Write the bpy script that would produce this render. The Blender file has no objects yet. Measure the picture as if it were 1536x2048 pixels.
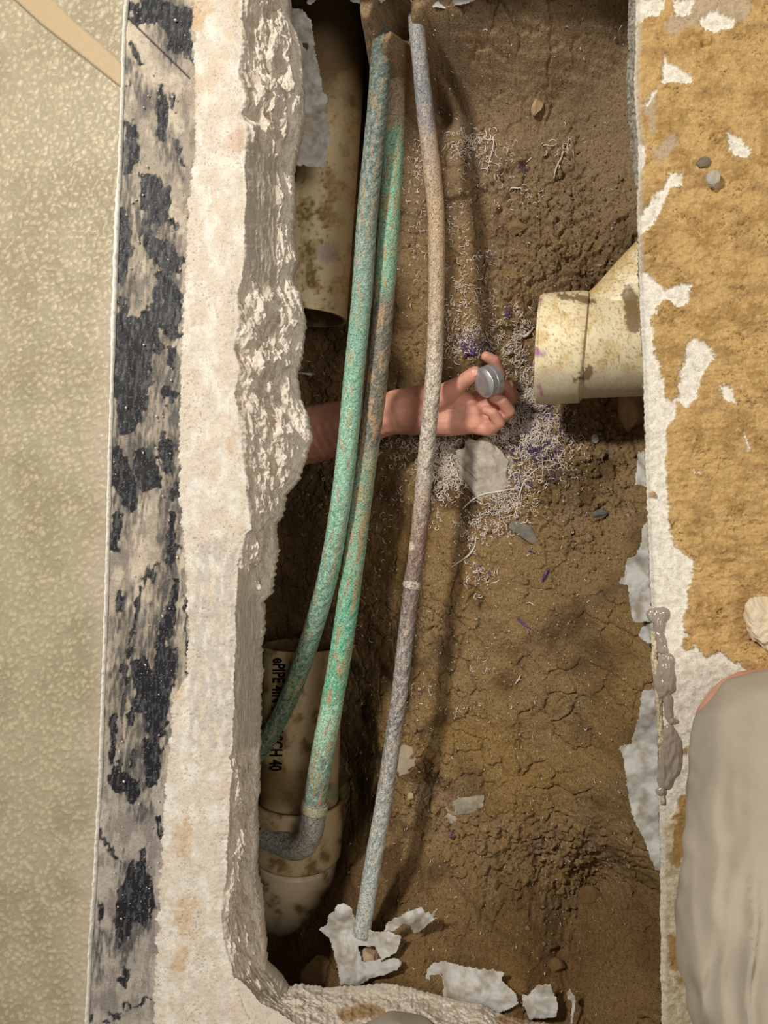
import bpy, math, random
import numpy as np
from mathutils import Vector

S = bpy.context.scene
COL = S.collection
R_ = math.radians

# ------------------------------------------------------------------ camera
CAM_H = 0.75
TILT = R_(15.0)
FPX = 1479.0
cam_d = bpy.data.cameras.new('camera')
cam_d.sensor_fit = 'VERTICAL'
cam_d.sensor_height = 36.0
cam_d.lens = FPX / 2048.0 * 36.0
cam_d.clip_start = 0.01
cam = bpy.data.objects.new('camera', cam_d)
COL.objects.link(cam)
cam.location = (0, 0, CAM_H)
cam.rotation_euler = (0, TILT, 0)
S.camera = cam

# ------------------------------------------------------------------ world and light
w = bpy.data.worlds.new('world')
S.world = w
w.use_nodes = True
bg = w.node_tree.nodes['Background']
bg.inputs['Color'].default_value = (1.0, 0.93, 0.82, 1)
bg.inputs['Strength'].default_value = 0.22

def area(name, loc, target, size, power, color):
    l = bpy.data.lights.new(name, 'AREA')
    l.shape = 'DISK'
    l.size = size
    l.energy = power
    l.color = color
    o = bpy.data.objects.new(name, l)
    COL.objects.link(o)
    o.location = loc
    d = Vector(target) - Vector(loc)
    o.rotation_euler = d.to_track_quat('-Z', 'Y').to_euler()
    return o
area('ceiling_lamp', (-0.80, 0.86, 1.56), (-0.10, 0.10, 0), 0.20, 31.0, (1.0, 0.95, 0.86))
area('fill_light', (1.10, 0.10, 2.10), (0.0, 0.0, 0), 0.9, 19.0, (1.0, 0.93, 0.84))  # added soft fill from the right, brightens the left slab face

S.view_settings.view_transform = 'Standard'
S.view_settings.look = 'None'
S.view_settings.gamma = 1.0
S.view_settings.use_curve_mapping = False
S.view_settings.exposure = 0.0

# ------------------------------------------------------------------ projection helpers (pixel of the photograph + height -> place)
CT, ST = math.cos(TILT), math.sin(TILT)
def P(px, py, z):
    vx = (np.asarray(px, float) - 768.0) / FPX
    vy = -(np.asarray(py, float) - 1024.0) / FPX
    dx = CT * vx - ST
    dz = -ST * vx - CT
    t = (z - CAM_H) / dz
    return dx * t, vy * t, z + 0 * t
def W2P(x, y, z):
    zz = z - CAM_H
    dep = -ST * x - CT * zz
    return 768.0 + FPX * (CT * x - ST * zz) / dep, 1024.0 - FPX * y / dep
def V(px, py, z):
    a = P(px, py, z)
    return np.array([float(a[0]), float(a[1]), float(z)])

# ------------------------------------------------------------------ noise
def _hash(ix, iy, seed):
    h = (ix.astype(np.int64) * 374761393 + iy.astype(np.int64) * 668265263 + seed * 974634777) & 0xffffffff
    h = ((h ^ (h >> 13)) * 1274126177) & 0xffffffff
    h = ((h ^ (h >> 16)) * 2246822519) & 0xffffffff
    return ((h ^ (h >> 15)) & 0xffffff) / float(0xffffff)
def noise(x, y, seed=0):
    ix = np.floor(x); iy = np.floor(y)
    fx = x - ix; fy = y - iy
    ix = ix.astype(np.int64); iy = iy.astype(np.int64)
    ux = fx * fx * fx * (fx * (fx * 6 - 15) + 10); uy = fy * fy * fy * (fy * (fy * 6 - 15) + 10)
    def g(i, j):
        a = _hash(ix + i, iy + j, seed) * 2 * math.pi
        return np.cos(a) * (fx - i) + np.sin(a) * (fy - j)
    a = g(0, 0) * (1 - ux) + g(1, 0) * ux
    b = g(0, 1) * (1 - ux) + g(1, 1) * ux
    return (a * (1 - uy) + b * uy) * 1.5
def fbm(x, y, octv=4, seed=0, gain=0.5):
    r = 0; a = 1.0; t = 0
    for i in range(octv):
        r = r + a * noise(x * 2 ** i + i * 17.3, y * 2 ** i - i * 9.1, seed + i)
        t += a; a *= gain
    return r / t * 1.4
def worley(x, y, seed=0):
    ix = np.floor(x).astype(np.int64); iy = np.floor(y).astype(np.int64)
    f1 = np.full(x.shape, 9.0); f2 = np.full(x.shape, 9.0); idv = np.zeros(x.shape)
    for i in (-1, 0, 1):
        for j in (-1, 0, 1):
            cx = ix + i + _hash(ix + i, iy + j, seed)
            cy = iy + j + _hash(ix + i, iy + j, seed + 7)
            d = np.hypot(cx - x, cy - y)
            n = d < f1
            f2 = np.where(n, f1, np.minimum(f2, d))
            idv = np.where(n, _hash(ix + i, iy + j, seed + 13), idv)
            f1 = np.where(n, d, f1)
    return f1, f2, idv
def sm(a, b, x):
    t = np.clip((x - a) / (b - a), 0, 1)
    return t * t * (3 - 2 * t)
def sdf_poly(x, y, poly):
    """signed distance (positive inside) of points to a polygon"""
    p = np.array(poly, float)
    d = np.full(x.shape, 1e9); inside = np.zeros(x.shape, bool)
    n = len(p)
    for i in range(n):
        ax, ay = p[i]; bx, by = p[(i + 1) % n]
        ex, ey = bx - ax, by - ay
        t = np.clip(((x - ax) * ex + (y - ay) * ey) / (ex * ex + ey * ey + 1e-12), 0, 1)
        d = np.minimum(d, np.hypot(x - ax - t * ex, y - ay - t * ey))
        c = ((ay > y) != (by > y)) & (x < (bx - ax) * (y - ay) / (by - ay + 1e-12) + ax)
        inside ^= c
    return np.where(inside, d, -d)
def strokes(x, y, lst):
    """field >0 inside the brushed strokes; each stroke = list of (x, y, radius)"""
    f = np.full(x.shape, -1e3)
    for st in lst:
        if len(st) == 1: st = st + [(st[0][0] + .01, st[0][1], st[0][2])]
        for (ax, ay, ar), (bx, by, br) in zip(st[:-1], st[1:]):
            ex, ey = bx - ax, by - ay
            t = np.clip(((x - ax) * ex + (y - ay) * ey) / (ex * ex + ey * ey), 0, 1)
            f = np.maximum(f, ar + (br - ar) * t - np.hypot(x - ax - t * ex, y - ay - t * ey))
    return f
def interp(tab, v):
    t = sorted(tab)
    return np.interp(v, [a for a, b in t], [b for a, b in t])
def lin(c):
    c = np.array(c, float) / 255.0
    return np.where(c <= 0.04045, c / 12.92, ((c + 0.055) / 1.055) ** 2.4)
def mixc(a, b, f):
    f = np.asarray(f)[..., None]
    return a * (1 - f) + b * f

# ------------------------------------------------------------------ object helpers
def tag(o, label=None, cat=None, group=None, kind=None):
    if label: o['label'] = label
    if cat: o['category'] = cat
    if group: o['group'] = group
    if kind: o['kind'] = kind
    return o
def empty(name, loc):
    o = bpy.data.objects.new(name, None)
    o.empty_display_size = 0.02
    COL.objects.link(o)
    o.location = loc
    return o
def link_mesh(name, me, mat, parent=None, origin=None):
    base = Vector((0, 0, 0))
    if parent is not None:
        b = parent
        while b is not None:
            base += b.location
            b = b.parent
    org = Vector(origin) if origin is not None else Vector((0, 0, 0))
    if parent is not None and origin is None: org = base.copy()
    if org.length > 0:
        n = len(me.vertices)
        co = np.empty(n * 3); me.vertices.foreach_get('co', co)
        co = co.reshape(-1, 3) - np.array(org); me.vertices.foreach_set('co', co.ravel())
    me.materials.clear(); me.materials.append(mat)
    o = bpy.data.objects.new(name, me)
    COL.objects.link(o)
    if parent is not None:
        o.parent = parent
        o.location = org - base
    else:
        o.location = org
    me.update()
    return o
def raw_mesh(name, verts, faces, smooth=True, cols=None, rough=None):
    """faces: array (n,3) or (n,4), or a list of lists"""
    me = bpy.data.meshes.new(name)
    verts = np.asarray(verts, float)
    if isinstance(faces, np.ndarray):
        k = faces.shape[1]; n = len(faces)
        me.vertices.add(len(verts)); me.vertices.foreach_set('co', verts.ravel())
        me.loops.add(n * k); me.loops.foreach_set('vertex_index', faces.astype(np.int32).ravel())
        me.polygons.add(n)
        me.polygons.foreach_set('loop_start', np.arange(0, n * k, k, dtype=np.int32))
        me.polygons.foreach_set('loop_total', np.full(n, k, dtype=np.int32))
        me.update(calc_edges=True)
    else:
        me.from_pydata([tuple(v) for v in verts], [], faces)
        me.update()
    if smooth:
        me.polygons.foreach_set('use_smooth', np.ones(len(me.polygons), bool))
    if cols is not None:
        a = me.attributes.new('Col', 'FLOAT_COLOR', 'POINT')
        c = np.ones((len(verts), 4)); c[:, :3] = cols
        a.data.foreach_set('color', c.ravel())
    if rough is not None:
        a = me.attributes.new('Rough', 'FLOAT', 'POINT')
        a.data.foreach_set('value', np.asarray(rough, float).ravel())
    return me
def grid_faces(nr, nc, wrap=False, flip=False):
    r = np.arange(nr - 1)[:, None]
    c = np.arange(nc if wrap else nc - 1)[None, :]
    c2 = (c + 1) % nc
    f = np.stack([r * nc + c, r * nc + c2, (r + 1) * nc + c2, (r + 1) * nc + c], -1).reshape(-1, 4)
    return f[:, ::-1].copy() if flip else f

# ------------------------------------------------------------------ materials
def new_mat(name, rough=0.85):
    m = bpy.data.materials.new(name)
    m.use_nodes = True
    nt = m.node_tree
    b = nt.nodes['Principled BSDF']
    b.inputs['Roughness'].default_value = rough
    return m, nt, b
def N(nt, t, **kw):
    n = nt.nodes.new(t)
    for k, v in kw.items(): setattr(n, k, v)
    return n
def mat_painted(name, rough=0.85, scale=900, amount=0.35, bump=0.3, bump_scale=500, bump_dist=0.001, use_rough=False, spec=0.3, coat=0.0, second=None):
    """base colour carried by the vertices, broken up by fine grain"""
    m, nt, b = new_mat(name, rough)
    at = N(nt, 'ShaderNodeAttribute', attribute_name='Col')
    tc = N(nt, 'ShaderNodeTexCoord')
    n1 = N(nt, 'ShaderNodeTexNoise'); n1.inputs['Scale'].default_value = scale; n1.inputs['Detail'].default_value = 5; n1.inputs['Roughness'].default_value = 0.65
    nt.links.new(tc.outputs['Object'], n1.inputs['Vector'])
    mr = N(nt, 'ShaderNodeMapRange'); mr.inputs['From Min'].default_value = 0.3; mr.inputs['From Max'].default_value = 0.7
    mr.inputs['To Min'].default_value = 1 - amount; mr.inputs['To Max'].default_value = 1 + amount * 0.6
    nt.links.new(n1.outputs['Fac'], mr.inputs['Value'])
    mx = N(nt, 'ShaderNodeVectorMath', operation='SCALE')
    nt.links.new(at.outputs['Color'], mx.inputs[0]); nt.links.new(mr.outputs['Result'], mx.inputs['Scale'])
    last = mx.outputs[0]
    if second:                       # crisp isolated flecks: (scale, dark factor, light factor, cover)
        for k, (sc2, fac, cov) in enumerate(second):
            n3 = N(nt, 'ShaderNodeTexNoise'); n3.inputs['Scale'].default_value = sc2; n3.inputs['Detail'].default_value = 3; n3.inputs['Roughness'].default_value = 0.7
            mp = N(nt, 'ShaderNodeMapping'); mp.inputs['Location'].default_value = (3.1 * k + 1, 1.7 * k, .4)
            nt.links.new(tc.outputs['Object'], mp.inputs['Vector']); nt.links.new(mp.outputs[0], n3.inputs['Vector'])
            m3 = N(nt, 'ShaderNodeMapRange'); m3.inputs['From Min'].default_value = cov; m3.inputs['From Max'].default_value = cov + .05
            m3.inputs['To Min'].default_value = 1.0; m3.inputs['To Max'].default_value = fac
            nt.links.new(n3.outputs['Fac'], m3.inputs['Value'])
            sx = N(nt, 'ShaderNodeVectorMath', operation='SCALE')
            nt.links.new(last, sx.inputs[0]); nt.links.new(m3.outputs['Result'], sx.inputs['Scale']); last = sx.outputs[0]
    nt.links.new(last, b.inputs['Base Color'])
    n2 = N(nt, 'ShaderNodeTexNoise'); n2.inputs['Scale'].default_value = bump_scale; n2.inputs['Detail'].default_value = 6; n2.inputs['Roughness'].default_value = 0.6
    nt.links.new(tc.outputs['Object'], n2.inputs['Vector'])
    bp = N(nt, 'ShaderNodeBump'); bp.inputs['Strength'].default_value = bump; bp.inputs['Distance'].default_value = bump_dist
    nt.links.new(n2.outputs['Fac'], bp.inputs['Height']); nt.links.new(bp.outputs['Normal'], b.inputs['Normal'])
    b.inputs['Specular IOR Level'].default_value = spec
    b.inputs['Coat Weight'].default_value = coat
    if use_rough:
        ar = N(nt, 'ShaderNodeAttribute', attribute_name='Rough')
        nt.links.new(ar.outputs['Fac'], b.inputs['Roughness'])
    return m
def mat_plain(name, c, rough=0.6, var=0.25, scale=60, spec=0.4, metal=0.0, bump=0.1, bscale=300, c2=None, coat=0, sss=0, sssr=(0.01, 0.004, 0.002)):
    m, nt, b = new_mat(name, rough)
    tc = N(nt, 'ShaderNodeTexCoord')
    n1 = N(nt, 'ShaderNodeTexNoise'); n1.inputs['Scale'].default_value = scale; n1.inputs['Detail'].default_value = 6; n1.inputs['Roughness'].default_value = 0.65
    nt.links.new(tc.outputs['Object'], n1.inputs['Vector'])
    cr = N(nt, 'ShaderNodeValToRGB')
    cl = lin(c); a = cl * (1 - var); bb = lin(c2) if c2 is not None else np.minimum(cl * (1 + var), 1)
    cr.color_ramp.elements[0].position = 0.35; cr.color_ramp.elements[1].position = 0.65
    cr.color_ramp.elements[0].color = (*a, 1); cr.color_ramp.elements[1].color = (*bb, 1)
    nt.links.new(n1.outputs['Fac'], cr.inputs['Fac']); nt.links.new(cr.outputs['Color'], b.inputs['Base Color'])
    n2 = N(nt, 'ShaderNodeTexNoise'); n2.inputs['Scale'].default_value = bscale; n2.inputs['Detail'].default_value = 4
    nt.links.new(tc.outputs['Object'], n2.inputs['Vector'])
    bp = N(nt, 'ShaderNodeBump'); bp.inputs['Strength'].default_value = bump; bp.inputs['Distance'].default_value = 0.001
    nt.links.new(n2.outputs['Fac'], bp.inputs['Height']); nt.links.new(bp.outputs['Normal'], b.inputs['Normal'])
    b.inputs['Specular IOR Level'].default_value = spec; b.inputs['Metallic'].default_value = metal
    b.inputs['Coat Weight'].default_value = coat
    if sss:
        b.inputs['Subsurface Weight'].default_value = sss
        b.inputs['Subsurface Radius'].default_value = sssr
        b.inputs['Subsurface Scale'].default_value = 1.0
    return m

M_slab = mat_painted('concrete', 0.9, 700, 0.14, 0.22, 420, 0.0012, use_rough=True, second=[(420, .74, .58), (900, .66, .61), (130, .90, .55)])
M_soil = mat_painted('soil', 0.95, 650, 0.42, 0.8, 420, 0.0016, spec=0.15, second=[(330, .5, .58), (750, .45, .59), (600, 1.6, .63)])
M_vinyl = mat_painted('vinyl', 0.42, 300, 0.06, 0.1, 300, 0.0005, spec=0.4)
M_copper = mat_painted('patinated_copper', 0.7, 700, 0.30, 0.4, 600, 0.0006, spec=0.35, second=[(420, .5, .55), (900, .5, .57), (650, 1.45, .57)])
M_pvc = mat_painted('dirty_pvc', 0.4, 500, 0.10, 0.08, 300, 0.0006, use_rough=True, spec=0.45, second=[(330, .80, .60), (800, .74, .62)])
M_cloth = mat_plain('grey_cloth', (166, 156, 140), 0.95, 0.08, 14, 0.15, bump=0.25, bscale=900)
M_skin = mat_plain('skin', (208, 150, 126), 0.5, 0.10, 45, 0.4, c2=(222, 160, 140), bump=0.25, bscale=260, sss=0.15)
M_ink = mat_plain('black_ink', (14, 13, 14), 0.5, 0.2, 200)
M_chrome = mat_plain('bright_steel', (210, 210, 214), 0.3, 0.08, 60, 0.5, metal=.7, bump=0.05)
M_shav = mat_plain('white_shavings', (222, 210, 198), 0.5, 0.08, 200, 0.4)
M_purp = mat_plain('purple_shavings', (58, 34, 92), 0.5, 0.3, 300, 0.4, c2=(120, 96, 150))
M_crumbw = mat_plain('white_crumbs', (214, 202, 186), 0.9, 0.2, 300, 0.2)
M_crumbs = mat_plain('soil_crumbs', (130, 106, 76), 0.95, 0.35, 120, 0.15)
M_nail = mat_plain('old_steel', (150, 146, 140), 0.4, 0.3, 300, 0.5, metal=0.8)

def mat_sheet():
    m, nt, b = new_mat('poly_sheet', 0.5)
    tc = N(nt, 'ShaderNodeTexCoord')
    n1 = N(nt, 'ShaderNodeTexNoise'); n1.inputs['Scale'].default_value = 55; n1.inputs['Detail'].default_value = 6
    nt.links.new(tc.outputs['Object'], n1.inputs['Vector'])
    cr = N(nt, 'ShaderNodeValToRGB')
    cr.color_ramp.elements[0].position = 0.32; cr.color_ramp.elements[1].position = 0.55
    cr.color_ramp.elements[0].color = (*lin((176, 164, 146)), 1); cr.color_ramp.elements[1].color = (*lin((214, 212, 208)), 1)
    nt.links.new(n1.outputs['Fac'], cr.inputs['Fac']); nt.links.new(cr.outputs['Color'], b.inputs['Base Color'])
    b.inputs['Specular IOR Level'].default_value = 0.3
    n2 = N(nt, 'ShaderNodeTexNoise'); n2.inputs['Scale'].default_value = 130; n2.inputs['Detail'].default_value = 3
    nt.links.new(tc.outputs['Object'], n2.inputs['Vector'])
    bp = N(nt, 'ShaderNodeBump'); bp.inputs['Strength'].default_value = 0.2; bp.inputs['Distance'].default_value = 0.001
    nt.links.new(n2.outputs['Fac'], bp.inputs['Height']); nt.links.new(bp.outputs['Normal'], b.inputs['Normal'])
    tr = N(nt, 'ShaderNodeBsdfTranslucent'); tr.inputs['Color'].default_value = (.75, .74, .7, 1)
    mix = N(nt, 'ShaderNodeMixShader'); mix.inputs[0].default_value = 0.22
    out = nt.nodes['Material Output']
    nt.links.new(b.outputs[0], mix.inputs[1]); nt.links.new(tr.outputs[0], mix.inputs[2]); nt.links.new(mix.outputs[0], out.inputs['Surface'])
    return m
M_sheet = mat_sheet()
def mat_glue():
    m, nt, b = new_mat('clear_glue', 0.12)
    b.inputs['Base Color'].default_value = (*lin((188, 174, 160)), 1)
    b.inputs['Specular IOR Level'].default_value = 0.6
    b.inputs['Coat Weight'].default_value = 0.6
    b.inputs['Transmission Weight'].default_value = 0.45
    b.inputs['Coat Roughness'].default_value = 0.06
    return m
M_glue = mat_glue()

# ------------------------------------------------------------------ ground (soil bed of the pit)
ctrl = []
for y, row in {
    -170: [(450, -.11), (800, -.10), (1150, -.10), (1400, -.10)],
    -20: [(600, -.28), (720, -.14), (800, -.108), (900, -.12), (1050, -.11), (1200, -.11), (1320, -.11)],
    70:  [(560, -.33), (660, -.31), (722, -.26), (748, -.13), (790, -.112), (835, -.135), (880, -.145), (950, -.15), (1100, -.15), (1250, -.15)],
    25: [(750, -.115), (835, -.108), (900, -.115)], 105: [(765, -.118), (785, -.122)], 128: [(775, -.17), (800, -.20)],
    150: [(820, -.24), (740, -.29)],
    200: [(560, -.33), (650, -.32), (750, -.30), (860, -.25), (1000, -.225), (1120, -.22), (1250, -.18)],
    300: [(800, -.28), (900, -.25), (1050, -.24), (1150, -.23), (1270, -.19)],
    400: [(560, -.33), (650, -.32), (745, -.31), (850, -.27), (1000, -.255), (1130, -.235), (1270, -.20)],
    520: [(800, -.29), (930, -.275), (1100, -.25), (1250, -.225), (1330, -.20)],
    640: [(560, -.34), (650, -.34), (760, -.32), (880, -.285), (1000, -.285), (1150, -.30), (1300, -.30)],
    760: [(640, -.35), (760, -.34), (900, -.30), (1020, -.295), (1150, -.32), (1300, -.32), (1400, -.3)],
    900: [(560, -.38), (680, -.37), (780, -.34), (900, -.29), (1050, -.265), (1200, -.255), (1320, -.26)],
    1020: [(600, -.37), (750, -.33), (860, -.275), (1000, -.255), (1150, -.24), (1280, -.21)],
    1150: [(570, -.38), (700, -.35), (800, -.29), (900, -.26), (1080, -.24), (1200, -.215), (1300, -.16)],
    1300: [(520, -.40), (730, -.37), (790, -.30), (900, -.262), (1050, -.245), (1180, -.22), (1300, -.145)],
    1450: [(520, -.40), (730, -.37), (775, -.29), (900, -.262), (1050, -.245), (1180, -.22), (1300, -.14)],
    1600: [(520, -.40), (720, -.37), (755, -.28), (850, -.25), (1000, -.24), (1150, -.23), (1290, -.15)],
    1700: [(520, -.37), (640, -.34), (700, -.27), (800, -.24), (1000, -.235), (1150, -.24), (1300, -.18)],
    1760: [(525, -.32)], 1790: [(540, -.315), (580, -.30), (630, -.27), (700, -.22), (850, -.205), (1000, -.22), (1180, -.25), (1300, -.21)],
    1880: [(560, -.29), (650, -.24), (740, -.165), (860, -.155), (1000, -.18), (1150, -.22), (1300, -.18)],
    1960: [(560, -.30), (660, -.18), (760, -.13), (900, -.125), (1050, -.14), (1180, -.16), (1310, -.135)],
    2100: [(450, -.12), (700, -.11), (900, -.11), (1100, -.115), (1330, -.11)],
}.items():
    for x, z in row:
        ctrl.append((*[float(v) for v in P(x, y, z)[:2]], z))
for y in (-0.75, -.45, -.15, .15, .45, .75):
    ctrl.append((-0.62, y, -.34)); ctrl.append((-0.80, y, -.12)); ctrl.append((.32, y, -.13))
    ctrl.append((-0.95, y, -.11)); ctrl.append((.6, y, -.11))
for y in (-1.0, 1.0):
    for x in (-.7, -.3, .1, .5): ctrl.append((x, y, -.11))
CC = np.array(ctrl)
EPS = 0.012
_D = np.sqrt((CC[:, None, 0] - CC[None, :, 0]) ** 2 + (CC[:, None, 1] - CC[None, :, 1]) ** 2 + EPS ** 2)
_W = np.linalg.solve(_D + np.eye(len(CC)) * 1e-6, CC[:, 2] + .25)
def base_h(X, Y):
    r = np.full(X.shape, -.25)
    for (cx, cy, _), wgt in zip(CC, _W):
        r += wgt * np.sqrt((X - cx) ** 2 + (Y - cy) ** 2 + EPS ** 2)
    return r
gx = np.concatenate([np.arange(-.86, -.58, .02), np.arange(-.58, .16, .00140), np.arange(.16, .62, .02)])
gy = np.concatenate([np.arange(-.86, -.72, .02), np.arange(-.72, .74, .00145), np.arange(.74, .88, .02)])
GX, GY = np.meshgrid(gx, gy)
BH = base_h(GX, GY)
PXg, PYg = W2P(GX, GY, BH)
cl = np.clip(strokes(PXg, PYg, [
    [(1080, 400, 150), (1180, 520, 160)], [(1000, 560, 110), (1200, 560, 110)], [(1150, 950, 170)], [(1000, 1060, 70)],
    [(1150, 1760, 150), (950, 1700, 120)], [(820, 1500, 110), (860, 1620, 100)], [(1150, 1890, 110)], [(650, 760, 80), (640, 1000, 80)], [(1000, 820, 130)], [(860, 1250, 90)]]) / 90.0, 0.0, 1)
nzl = fbm(GX * 14, GY * 14, 4, 3)
cl = np.clip(cl + 0.25 * nzl + 0.1, 0.04, 1)
wx = GX + .004 * noise(GX * 90, GY * 90, 31); wy = GY + .004 * noise(GX * 90 + 7, GY * 90, 32)
f1, f2, idv = worley(wx * 75, wy * 75, 5)
g1, g2, idg = worley(wx * 170, wy * 170, 9)
h1, h2, idh = worley(wx * 30, wy * 30, 12)
clod = (idv - .45) * .0105 * sm(0, .25, f2 - f1) + (idg - .45) * .0062 * sm(0, .3, g2 - g1) + (1 - f1) * .0025
crack = (sm(.085, 0.0, h2 - h1) * sm(.05, .4, noise(GX * 16, GY * 16, 44) + .25) * .006 + sm(.07, 0, f2 - f1) * cl * .0035)
HH = BH + nzl * .006 + fbm(GX * 50, GY * 50, 4, 8) * .0026 + fbm(GX * 200, GY * 200, 3, 18, .7) * (.0012 + .0016 * cl) + clod * cl - crack
# scraped grooves in the lower right and at the upper wall
gro = noise(PXg / 90 + PYg / 200, PYg / 14 - PXg / 60, 51)
HH += gro * .0016 * sm(1620, 1750, PYg) + gro * .0022 * sm(260, 120, PYg)
# footprints / dug holes
for (hx, hy, hr, hd) in [(1205, 1770, 46, .016), (1175, 1800, 34, .014), (1115, 1915, 18, .020), (1215, 1790, 18, .01), (1040, 455, 16, .012), (1075, 465, 12, .01), (1180, 1745, 30, .008)]:
    HH -= hd * np.exp(-((PXg - hx) ** 2 + (PYg - hy) ** 2) / hr ** 2 * 1.2)
HH -= .008 * sm(8, 0, np.abs(strokes(PXg, PYg, [[(905, 1760, 1), (960, 1820, 1), (1010, 1870, 1), (1060, 1915, 1)]]) )) 
HH -= .007 * sm(9, 1, -strokes(PXg, PYg, [[(890, 405, 1), (960, 390, 1), (1010, 350, 1), (1060, 320, 1)], [(690, 1560, 2), (700, 1680, 3), (745, 1720, 1)], [(1000, 660, 1), (1110, 655, 1)], [(735, 60, 6), (745, 130, 8)]]))
lim = -.104 + 0 * HH
HH = np.where(HH > lim, lim - .0006 + (HH - lim) * .02, HH)
c_soil = lin((150, 124, 86)); c_dark = lin((106, 84, 57)); c_gold = lin((156, 126, 78)); c_grey = lin((146, 124, 98))
cc = mixc(c_soil, c_dark, sm(-.1, .5, fbm(GX * 9, GY * 9, 4, 21)))
cc = mixc(cc, c_gold, sm(.0, .6, fbm(GX * 5 + 3, GY * 5, 3, 22)) * .9 * sm(850, 1150, PYg))
cc = mixc(cc, c_grey, .75 * sm(650, 300, PYg))
cc = mixc(cc, c_grey * 1.15, .5 * sm(0, 1, cl) * sm(-.1, .4, fbm(GX * 30, GY * 30, 2, 29)))
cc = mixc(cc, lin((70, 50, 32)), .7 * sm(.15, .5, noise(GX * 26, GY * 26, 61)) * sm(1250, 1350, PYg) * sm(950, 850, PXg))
cc = mixc(cc, lin((92, 70, 44)), .65 * sm(760, 600, PXg) * sm(900, 1000, PYg))  # left side darkened to paint in the slab's shadow
cc = mixc(cc, lin((110, 84, 50)), .7 * sm(1620, 1950, PYg))  # bottom end coloured darker for the weaker light there
cc *= (1 + .26 * fbm(GX * 300, GY * 300, 2, 71))[..., None]
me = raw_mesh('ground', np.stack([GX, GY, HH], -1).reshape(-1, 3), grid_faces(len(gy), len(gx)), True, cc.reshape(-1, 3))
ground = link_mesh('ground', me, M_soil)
tag(ground, 'brown clumpy soil bed at the bottom of the trench', kind='structure')

def ground_z(x, y):
    x = np.asarray(x, float); y = np.asarray(y, float)
    i = np.clip(np.searchsorted(gx, x) - 1, 0, len(gx) - 2); j = np.clip(np.searchsorted(gy, y) - 1, 0, len(gy) - 2)
    fx = np.clip((x - gx[i]) / (gx[i + 1] - gx[i]), 0, 1); fy = np.clip((y - gy[j]) / (gy[j + 1] - gy[j]), 0, 1)
    return (HH[j, i] * (1 - fx) + HH[j, i + 1] * fx) * (1 - fy) + (HH[j + 1, i] * (1 - fx) + HH[j + 1, i + 1] * fx) * fy
def on_ground(px, py, lift=0.0):
    px = np.asarray(px, float); py = np.asarray(py, float)
    z = np.full(px.shape, -.25)
    for _ in range(14):
        x, y, _z = P(px, py, z)
        z = z * .45 + .55 * ground_z(x, y)
    x, y, _z = P(px, py, z)
    return x, y, ground_z(x, y) + lift

# ------------------------------------------------------------------ floor: concrete slab pieces round the opening
THK = -.10
floor = empty('floor', (0, 0, 0))
tag(floor, 'concrete floor slab cut open, vinyl sheet to its left', kind='structure')

cream = lin((218, 206, 190)); white = lin((230, 224, 212)); tan = lin((206, 182, 150)); greyc = lin((196, 188, 178))
facec = lin((220, 208, 192)); faced = lin((192, 177, 156)); smooth_g = lin((188, 178, 162))
E_left = [(-160, 486), (0, 485), (60, 482), (140, 478), (200, 490), (232, 468), (252, 492), (400, 490), (540, 487), (585, 474), (650, 478), (700, 464), (740, 481), (790, 468), (850, 480), (930, 486), (1000, 496), (1058, 502), (1070, 490), (1130, 475), (1200, 472), (1300, 470), (1500, 465), (1515, 456), (1540, 463), (1680, 455), (1740, 455), (1830, 440), (1900, 452), (1960, 468), (2048, 500), (2300, 560)]
F_left = [(-160, 580), (0, 578), (30, 575), (60, 590), (100, 600), (150, 605), (240, 605), (300, 590), (340, 585), (400, 588), (450, 583), (520, 588), (560, 585), (590, 600), (640, 607), (700, 605), (740, 590), (790, 597), (830, 615), (870, 620), (920, 610), (960, 595), (990, 570), (1020, 565), (1050, 550), (1100, 552), (1150, 545), (1190, 540), (1205, 524), (1250, 526), (1330, 519), (1400, 516), (1480, 516), (1560, 515), (1620, 511), (1700, 511), (1750, 509), (1820, 524), (1850, 522), (1900, 526), (1940, 532), (1976, 560), (2048, 600), (2300, 700)]
vinyl_edge = [(-160, 255), (0, 254), (50, 249), (300, 241), (440, 235), (640, 228), (900, 220), (1120, 215), (1330, 208), (1560, 200), (1750, 190), (1900, 180), (2048, 174), (2300, 160)]
black_edge = [(-160, 385), (0, 385), (150, 388), (300, 390), (400, 376), (500, 372), (700, 362), (900, 357), (1000, 358), (1100, 368), (1250, 376), (1350, 372), (1400, 345), (1500, 338), (1600, 328), (1750, 320), (1850, 314), (2048, 306), (2300, 300)]
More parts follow.
